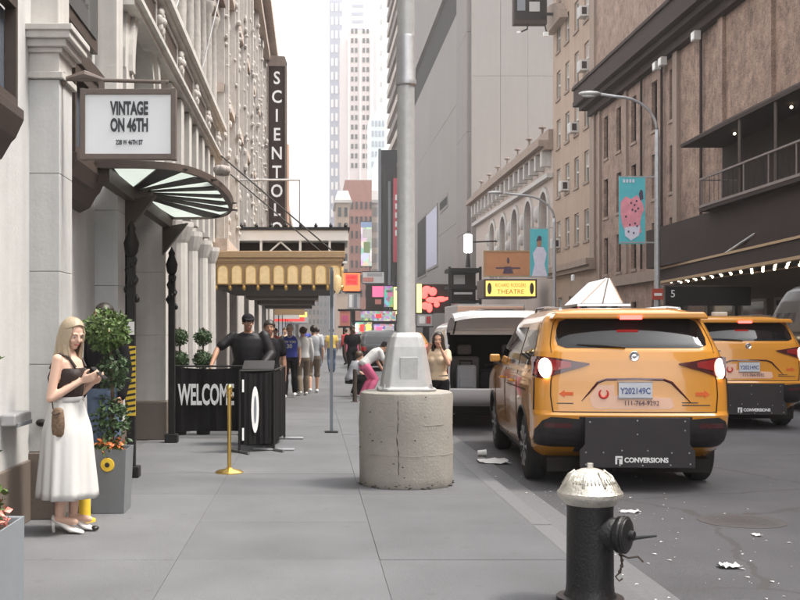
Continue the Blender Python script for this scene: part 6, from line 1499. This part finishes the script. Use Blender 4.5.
        if style == 'long':
            st_ = MB(); rd = random.Random(7)
            for k in range(210):
                a = R(rd.uniform(150, 390)) if k % 6 else R(rd.choice((rd.uniform(135, 160), rd.uniform(20, 42))))
                x, y = math.cos(a), math.sin(a)
                L = rd.uniform(.30, .43) if y < .3 else rd.uniform(.18, .34)
                p00 = hp(x*.012, -.014+y*.055, .124); p0 = hp(x*.060, -.014+y*.076, .098); p1 = hp(x*.088, -.014+y*.104, .03); p2 = hp(x*.094, -.016+y*.108, -.06)
                w_ = rd.uniform(-.02, .02); e0 = Vector((x*.105+w_, hc.y-.03+y*.105-.02, hc.z-.10-L*.45)); e1 = Vector((x*.11+w_*1.5, hc.y-.045+y*.10-.02, hc.z-.07-L))
                st_.tube([p00, p0, p1, p2, e0, e1], [.004, .008, .012, .013, .011, .003], 5)
            part(st_.mesh('hair_strands', hm, smooth=True), 'hair_strands', hobj)
        if style == 'bun': part(MB().ell(hp(0, -.105, .06), (.045, .045, .045), 10, 8).mesh('bun', hm, smooth=True), 'bun', hobj)
    if style == 'cap':
        mb = MB().ell(hp(0, -.010, .050), (.090, .108, .078), 18, 12, rot); c_ = part(mb.mesh('cap', 'cloth_black', smooth=True), 'cap', t)
        V = [hp(x, y, z) for x, y, z in ((-.07, .075, .062), (-.05, .145, .050), (0, .165, .048), (.05, .145, .050), (.07, .075, .062))]; part(MB().loft([V, [p+Vector((0, 0, .008)) for p in V]]).mesh('peak', 'cloth_black'), 'peak', c_)
    # clothes
    if top:
        mb = MB(); torso(mb, .012, hips=(len(top) < 3 or top[2] != 'tucked'))
        if top[1] == 'short': arms(mb, .016, .62)
        elif top[1] == 'long': arms(mb, .016)
        elif top[1] == 'heavy':          # short sleeve on one side, loose jacket sleeve on the other
            S, E, Wv = j['shR'], j['elR'], j['wrR']; mb.cap(S, .075, S.lerp(E, .75), .072, 12)
            S, E, Wv = j['shL'], j['elL'], j['wrL']; mb.cap(S, .088, E, .078, 12); mb.cap(E, .078, Wv, .055, 12)
        part(remesh(mb, 'shirt', top[0], vox*1.1, 12), 'shirt', t)
    if bottom:
        mb = MB()
        if bottom[1] != 'skirt':
            rg = [sec(j['pel']+Vector((0, 0, -.10)), Vector((0, 0, 1)), side, .155*W, .115), sec(j['pel'], (j['waist']-j['pel']).normalized(), side, .172*W, .126), sec(j['pel'].lerp(j['waist'], .6), (j['waist']-j['pel']).normalized(), side, .160*W, .120)]
            mb.loft(rg); legs(mb, .016, 1.0 if bottom[1] == 'long' else .12, .012 if bottom[1] == 'long' else 0)
            part(remesh(mb, 'trousers' if bottom[1] == 'long' else 'shorts', bottom[0], vox*1.1, 4), 'trousers' if bottom[1] == 'long' else 'shorts', t)
    if shoes:
        for s in 'RL':
            a = j['ank'+s]; mb = MB(); mb.cap(a+Vector((0, -.03, -.03)), .046, a+Vector((0, .06, -.042)), .042, 10); mb.cap(a+Vector((0, .06, -.042)), .042, a+Vector((0, .165, -.056)), .034, 10)
            me_ = remesh(mb, 'shoe', shoes, vox, 3); so_ = part(me_, 'shoe', t)
            for v in me_.vertices: v.co.z = max(v.co.z, min(a.z-.083, 9))
    if extra: extra(t, j, hp, rot)
    return t

# the woman with the phone
def woman_extra(t, j, hp, rot):
    # bodice + straps
    mb = MB(); side = Vector((1, 0, 0)); rg = []
    for c, a, b in ((Vector((0, 0, .99)), .155, .118), (Vector((0, 0, 1.07)), .128, .106), (Vector((0, .008, 1.18)), .140, .116), (Vector((0, .014, 1.27)), .153, .124), (Vector((0, .012, 1.315)), .152, .118)):
        rg.append(sec(c, Vector((0, 0, 1)), side, a, b))
    mb.loft(rg)
    for s in (-1, 1): mb.ell((s*.070, .095, 1.255), (.066, .060, .066), 12, 8)
    bd_ = part(remesh(mb, 'bodice', 'lace', .009, 3), 'bodice', t)
    for s in (-1, 1): part(MB().tube([(s*.085, .115, 1.32), (s*.105, .065, 1.40), (s*.11, -.01, 1.425), (s*.10, -.07, 1.37), (s*.09, -.105, 1.31)], [.013]*5, 6).mesh('strap', 'lace'), 'strap', bd_)
    # pleated midi skirt
    n = 96; rings = []; inner = []
    for i in range(15):
        f = i/14; z = 1.06-.78*f; a = .142+.062*min(1, f*3.2)+.05*f; b = .118+.05*min(1, f*3.2)+.06*f; amp = .003+.012*f; ring = []
        for k in range(n):
            th = 2*math.pi*k/n; w = amp*math.sin(th*9+1.4*math.sin(th*2+.5)+f*.8)+amp*.8*math.sin(th*4+1.3-f)+amp*.35*math.sin(th*17+f*2)
            ring.append(((a+w)*math.cos(th)+.01*f, (b+w)*math.sin(th)+.012*f, z))
        rings.append(ring); inner.append([(p[0]*.97, p[1]*.97, p[2]) for p in ring])
    part(MB().loft(rings+list(reversed(inner)), cap=False).mesh('skirt', 'cloth_white', smooth=True), 'skirt', t)
    part(MB().loft([sec(Vector((0, 0, 1.045)), Vector((0, 0, 1)), side, .147, .123), sec(Vector((0, 0, 1.085)), Vector((0, 0, 1)), side, .140, .117)]).mesh('waistband', 'cloth_white', smooth=True), 'waistband', t)
    # heeled shoes
    for s in 'RL':
        a = j['ank'+s]; mb = MB()
        prof = [(-.055, .030, .115, .028), (-.02, .028, .10, .032), (.04, .030, .066, .030), (.10, .026, .036, .042), (.15, .018, .026, .044), (.195, .006, .018, .030), (.215, .002, .012, .010)]
        rg = []
        for y, hh, zc, w in prof:
            rg.append([Vector((a.x+w*math.cos(2*math.pi*k/14), a.y+y, max(.003, zc+(.028 if y > .12 else .034)*math.sin(2*math.pi*k/14)*(.55 if y > .1 else .8)))) for k in range(14)])
        sh_ = part(MB().loft(rg).mesh('shoe', 'shoe_white', smooth=True), 'shoe', t)
        part(MB().tube([(a.x, a.y-.045, .10), (a.x, a.y-.052, .05), (a.x, a.y-.048, .0)], [.022, .014, .012], 10).mesh('heel', 'shoe_white', smooth=True), 'heel', sh_)
        if s == 'L': part(MB().ell((a.x, a.y+.19, .024), (.036, .034, .021), 12, 8).mesh('toe_cap', 'shoe_black', smooth=True), 'toe_cap', sh_)
    # wristband
wj = dict(elR=(.20, -.045, 1.075), wrR=(.085, .165, 1.215), elL=(-.19, .0, 1.09), wrL=(-.05, .20, 1.20), shR=(.158, -.005, 1.385), shL=(-.158, -.005, 1.385), head=(0, .045, 1.585), ankR=(.075, -.035, .15), ankL=(-.07, .015, .15), kneeR=(.08, .03, .52), kneeL=(-.08, .05, .52))
WX, WY, WR = -1.90, 8.55, -105
wp = person('blonde woman in black top and white skirt looking at her phone', (WX, WY, 0), WR, 1.645, wj, 'skin_pale', None, None, ('hair_blond', 'long'), None, .0065, True, (-28, -20),
            {'R': ((-.25, .85, .30), (-.75, -.2, .45), .55), 'L': ((.35, .80, .25), (.6, -.25, .6), .5)}, extra=woman_extra)
Rw = Matrix.Rotation(R(WR), 4, 'Z'); kw = 1.645/1.7
def wl_(x, y, z): return Vector((WX, WY, 0))+Rw @ Vector((x*kw, y*kw, z*kw))
ph = thing('phone', 'dark smartphone held in both hands by the blonde woman', 'phone', tuple(wl_(.012, .285, 1.275)), WR); ph.rotation_euler = (R(-38), 0, R(WR))
B(-.036, .036, -.075, .075, -.005, .004).build('case', 'iron', ph, bevel=.006, local=True); B(-.032, .032, -.068, .068, .0045, .0055).build('screen', 'car_glass', ph, local=True)
bg = thing('shoulder_bag', 'small patterned brown pouch hanging at the woman\'s hip', 'bag', tuple(wl_(.215, .03, .78)), WR); ORG[bg.name] = Vector((0, 0, 0))
MB().loft([[(x*s_, y*s_*.6+.0, z) for x, y in [(.030*math.cos(a), .085*math.sin(a)) for a in [2*math.pi*k/20 for k in range(20)]]] for s_, z in ((.55, 0), (.9, .02), (1.05, .08), (1.0, .15), (.85, .205), (.5, .22))]).build('pouch', 'leopard', bg, smooth=True, local=True)
MB().tube([(-.0, -.04, .21), (-.03, -.10, .45), (-.10, -.06, .62)], .006, 6).build('strap', 'lace', bg, local=True); MB().tube([(.034, -.035, .185), (.036, 0, .17), (.034, .035, .185)], .006, 6).build('flap_edge', 'bronze', bg, local=True)

# the doorman leaning on the barrier
person('man in black cap and black shirt leaning on the WELCOME barrier', (-.96, 16.62, 0), 180, 1.80,
       dict(shR=(.215, .05, 1.40), elR=(.43, .16, 1.22), wrR=(.50, .38, .99), shL=(-.225, .05, 1.40), elL=(-.33, .10, 1.15), wrL=(-.24, .36, 1.03), chest=(0, .05, 1.27), sh=(0, .05, 1.42), neck=(0, .07, 1.48), head=(.0, .11, 1.60)),
       'skin_tan', ('cloth_black_shine', 'heavy'), ('cloth_black', 'long'), ('hair_dark', 'cap'), 'shoe_black', .009, False, (12, -8), {'R': ((.15, .4, -.75), (-.6, .2, -.3), .7)}, 1.45, belly=.06)
person('person in black with bare forearms standing behind the queue banners', (-.66, 17.0, 0), 185, 1.72, dict(elR=(.21, .0, 1.12), wrR=(.15, .2, 1.0)), 'skin_tan', ('cloth_black', 'short'), ('cloth_black', 'long'), ('hair_dark', 'short'), 'shoe_white')
# man behind the bush
person('man in dark suit standing behind the round bush', (-2.02, 10.75, 0), 150, 1.82, None, 'skin_tan', ('cloth_black', 'long'), ('cloth_denim', 'long'), ('hair_dark', 'crop'), 'shoe_white', .010, False, (-10, 5))
# pedestrians
def jersey(t, j, hp, rot):
    for s, w, z in (('NEW YORK', .62, 1.30),): text('lettering', s, 'cloth_white', t, (0, .140, z), .075, rot=(90, 0, 180), local=True, xs=.8, bold=.003, extrude=.002)
    text('lettering', '30', 'cloth_white', t, (0, .140, 1.20), .13, rot=(90, 0, 180), local=True, bold=.006, extrude=.002)
    mb = MB().tube([(-.07, .10, 1.445), (0, .125, 1.40), (.07, .10, 1.445)], .012, 6); part(mb.mesh('collar', 'sign_orange' if False else 'cloth_white'), 'collar', t)
    mb = MB()
    for s in 'RL': mb.cap(j['sh'+s], .066, j['sh'+s].lerp(j['el'+s], .6), .058, 12)
    part(mb.mesh('undershirt_sleeves', 'cloth_white', smooth=True), 'undershirt_sleeves', t)
WALK = dict(kneeR=(.10, .10, .50), ankR=(.10, .14, .085), kneeL=(-.10, .0, .48), ankL=(-.10, -.20, .12))
GP = 'pedestrians on the sidewalk'
person('man in blue jersey with white lettering and black trousers walking up', (-.52, 26.0, 0), 175, 1.72, WALK, 'skin', ('cloth_blue', 'none'), ('cloth_black', 'long'), ('hair_grey', 'short'), 'shoe_white', .013, extra=jersey, group=GP, wide=1.1)
person('pedestrian in white shirt half hidden behind the blue jersey', (-.22, 26.9, 0), 10, 1.66, WALK, 'skin', ('cloth_white', 'long'), ('cloth_khaki', 'long'), ('hair_brown', 'short'), 'shoe_white', .013, group=GP)
person('pedestrian in grey tee shirt and dark shorts walking away', (.04, 27.9, 0), 5, 1.70, WALK, 'skin', ('cloth_grey', 'short'), ('cloth_khaki', 'short'), ('hair_dark', 'short'), 'shoe_white', .013, group=GP)
crowd = (('pedestrian in red top under the far canopies', -1.2, 36, 'cloth_red', 'cloth_denim', 1.66, 180), ('pedestrian in cream top near the far shopfronts', -.95, 39, 'cloth_cream', 'cloth_khaki', 1.7, 170), ('pedestrian in yellow top farther along the sidewalk', .75, 42, 'cloth_yellow', 'cloth_denim', 1.68, 10), ('pedestrian in black by the kerb beyond the sign post', 1.25, 34, 'cloth_black', 'cloth_black', 1.74, 190), ('pedestrian in pink top by the far kerb', 1.5, 40, 'cloth_pink', 'cloth_white', 1.62, 175), ('pedestrian in white top deep in the far crowd', .25, 48, 'cloth_white', 'cloth_denim', 1.7, 0), ('pedestrian in blue top deep in the far crowd', -.3, 52, 'cloth_blue', 'cloth_khaki', 1.75, 180), ('pedestrian in red shirt beside the far parked car', 1.6, 52, 'cloth_red', 'cloth_black', 1.7, 30))
for lb, x, y, a, b, h, rz in crowd:
    person(lb, (x, y, 0), rz, h, WALK, random.choice(('skin', 'skin_tan', 'skin_dark')), (a, random.choice(('short', 'long'))), (b, random.choice(('long', 'long', 'short'))), (random.choice(('hair_dark', 'hair_brown')), 'short'), 'shoe_black', .018, group=GP, face=False)
# person stooping at the kerb
person('person in white tee shirt stooping over at the kerb', (1.28, 25.5, 0), -75, 1.70,
       dict(pel=(0, -.08, .80), waist=(0, .02, .90), chest=(0, .18, 1.03), sh=(0, .28, 1.12), neck=(0, .34, 1.15), head=(0, .43, 1.20), hipR=(.09, -.06, .77), hipL=(-.09, -.06, .77), kneeR=(.1, .18, .46), kneeL=(-.1, .12, .46), ankR=(.1, -.02, .085), ankL=(-.1, -.1, .085), shR=(.17, .27, 1.09), shL=(-.17, .27, 1.09), elR=(.2, .34, .84), wrR=(.14, .44, .62), elL=(-.2, .32, .84), wrL=(-.14, .44, .64)),
       'skin', ('cloth_white', 'short'), ('cloth_pink', 'long'), ('hair_dark', 'cap'), 'shoe_white', .012, look=(0, -35), face=False)
person('person in grey crouching beside the stooping one at the kerb', (1.02, 26.4, 0), -60, 1.65,
       dict(pel=(0, -.12, .42), waist=(0, -.08, .54), chest=(0, .02, .72), sh=(0, .08, .84), neck=(0, .11, .89), head=(0, .15, 1.00), hipR=(.09, -.1, .42), hipL=(-.09, -.1, .42), kneeR=(.13, .24, .48), kneeL=(-.13, .24, .48), ankR=(.1, .02, .085), ankL=(-.1, .02, .085), shR=(.17, .07, .82), shL=(-.17, .07, .82), elR=(.2, .22, .62), wrR=(.1, .38, .5), elL=(-.2, .22, .62), wrL=(-.1, .38, .5)),
       'skin', ('cloth_grey', 'short'), ('cloth_black', 'long'), ('hair_brown', 'short'), 'shoe_white', .013, face=False)
# woman by the open van, hands at her face
person('dark-haired woman in cream top with raised hands beside the white van', (1.88, 16.3, 0), 150, 1.53,
       dict(elR=(.24, .14, 1.18), wrR=(.10, .20, 1.42), elL=(-.24, .16, 1.20), wrL=(-.13, .20, 1.44), shR=(.155, 0, 1.385), shL=(-.155, 0, 1.385)),
       'skin', ('cloth_cream', 'short'), ('cloth_black', 'long'), ('hair_dark', 'long'), 'shoe_black', .010, True, (20, -5), {'R': ((-.3, .1, .9), (-.5, .4, 0), .6), 'L': ((.3, .1, .9), (.5, .4, 0), .6)})

# ------------------------------------------------------------------ haze volume added to lift the blacks and wash out the far towers
hz = B(-905, 905, -65, 2505, -1.7, 260).build('haze', 'dark'); hz['kind'] = 'stuff'; hz['label'] = 'thin pale haze volume added to wash out the far towers'; hz['category'] = 'haze'
hm = bpy.data.materials.new('haze'); hm.use_nodes = True; nt = hm.node_tree; nt.nodes.clear()
pv = nt.nodes.new('ShaderNodeVolumePrincipled'); pv.inputs['Color'].default_value = (.95, .93, .92, 1); pv.inputs['Density'].default_value = .0008; pv.inputs['Anisotropy'].default_value = .2
ho = nt.nodes.new('ShaderNodeOutputMaterial'); nt.links.new(pv.outputs[0], ho.inputs['Volume'])
hz.data.materials.clear(); hz.data.materials.append(hm)
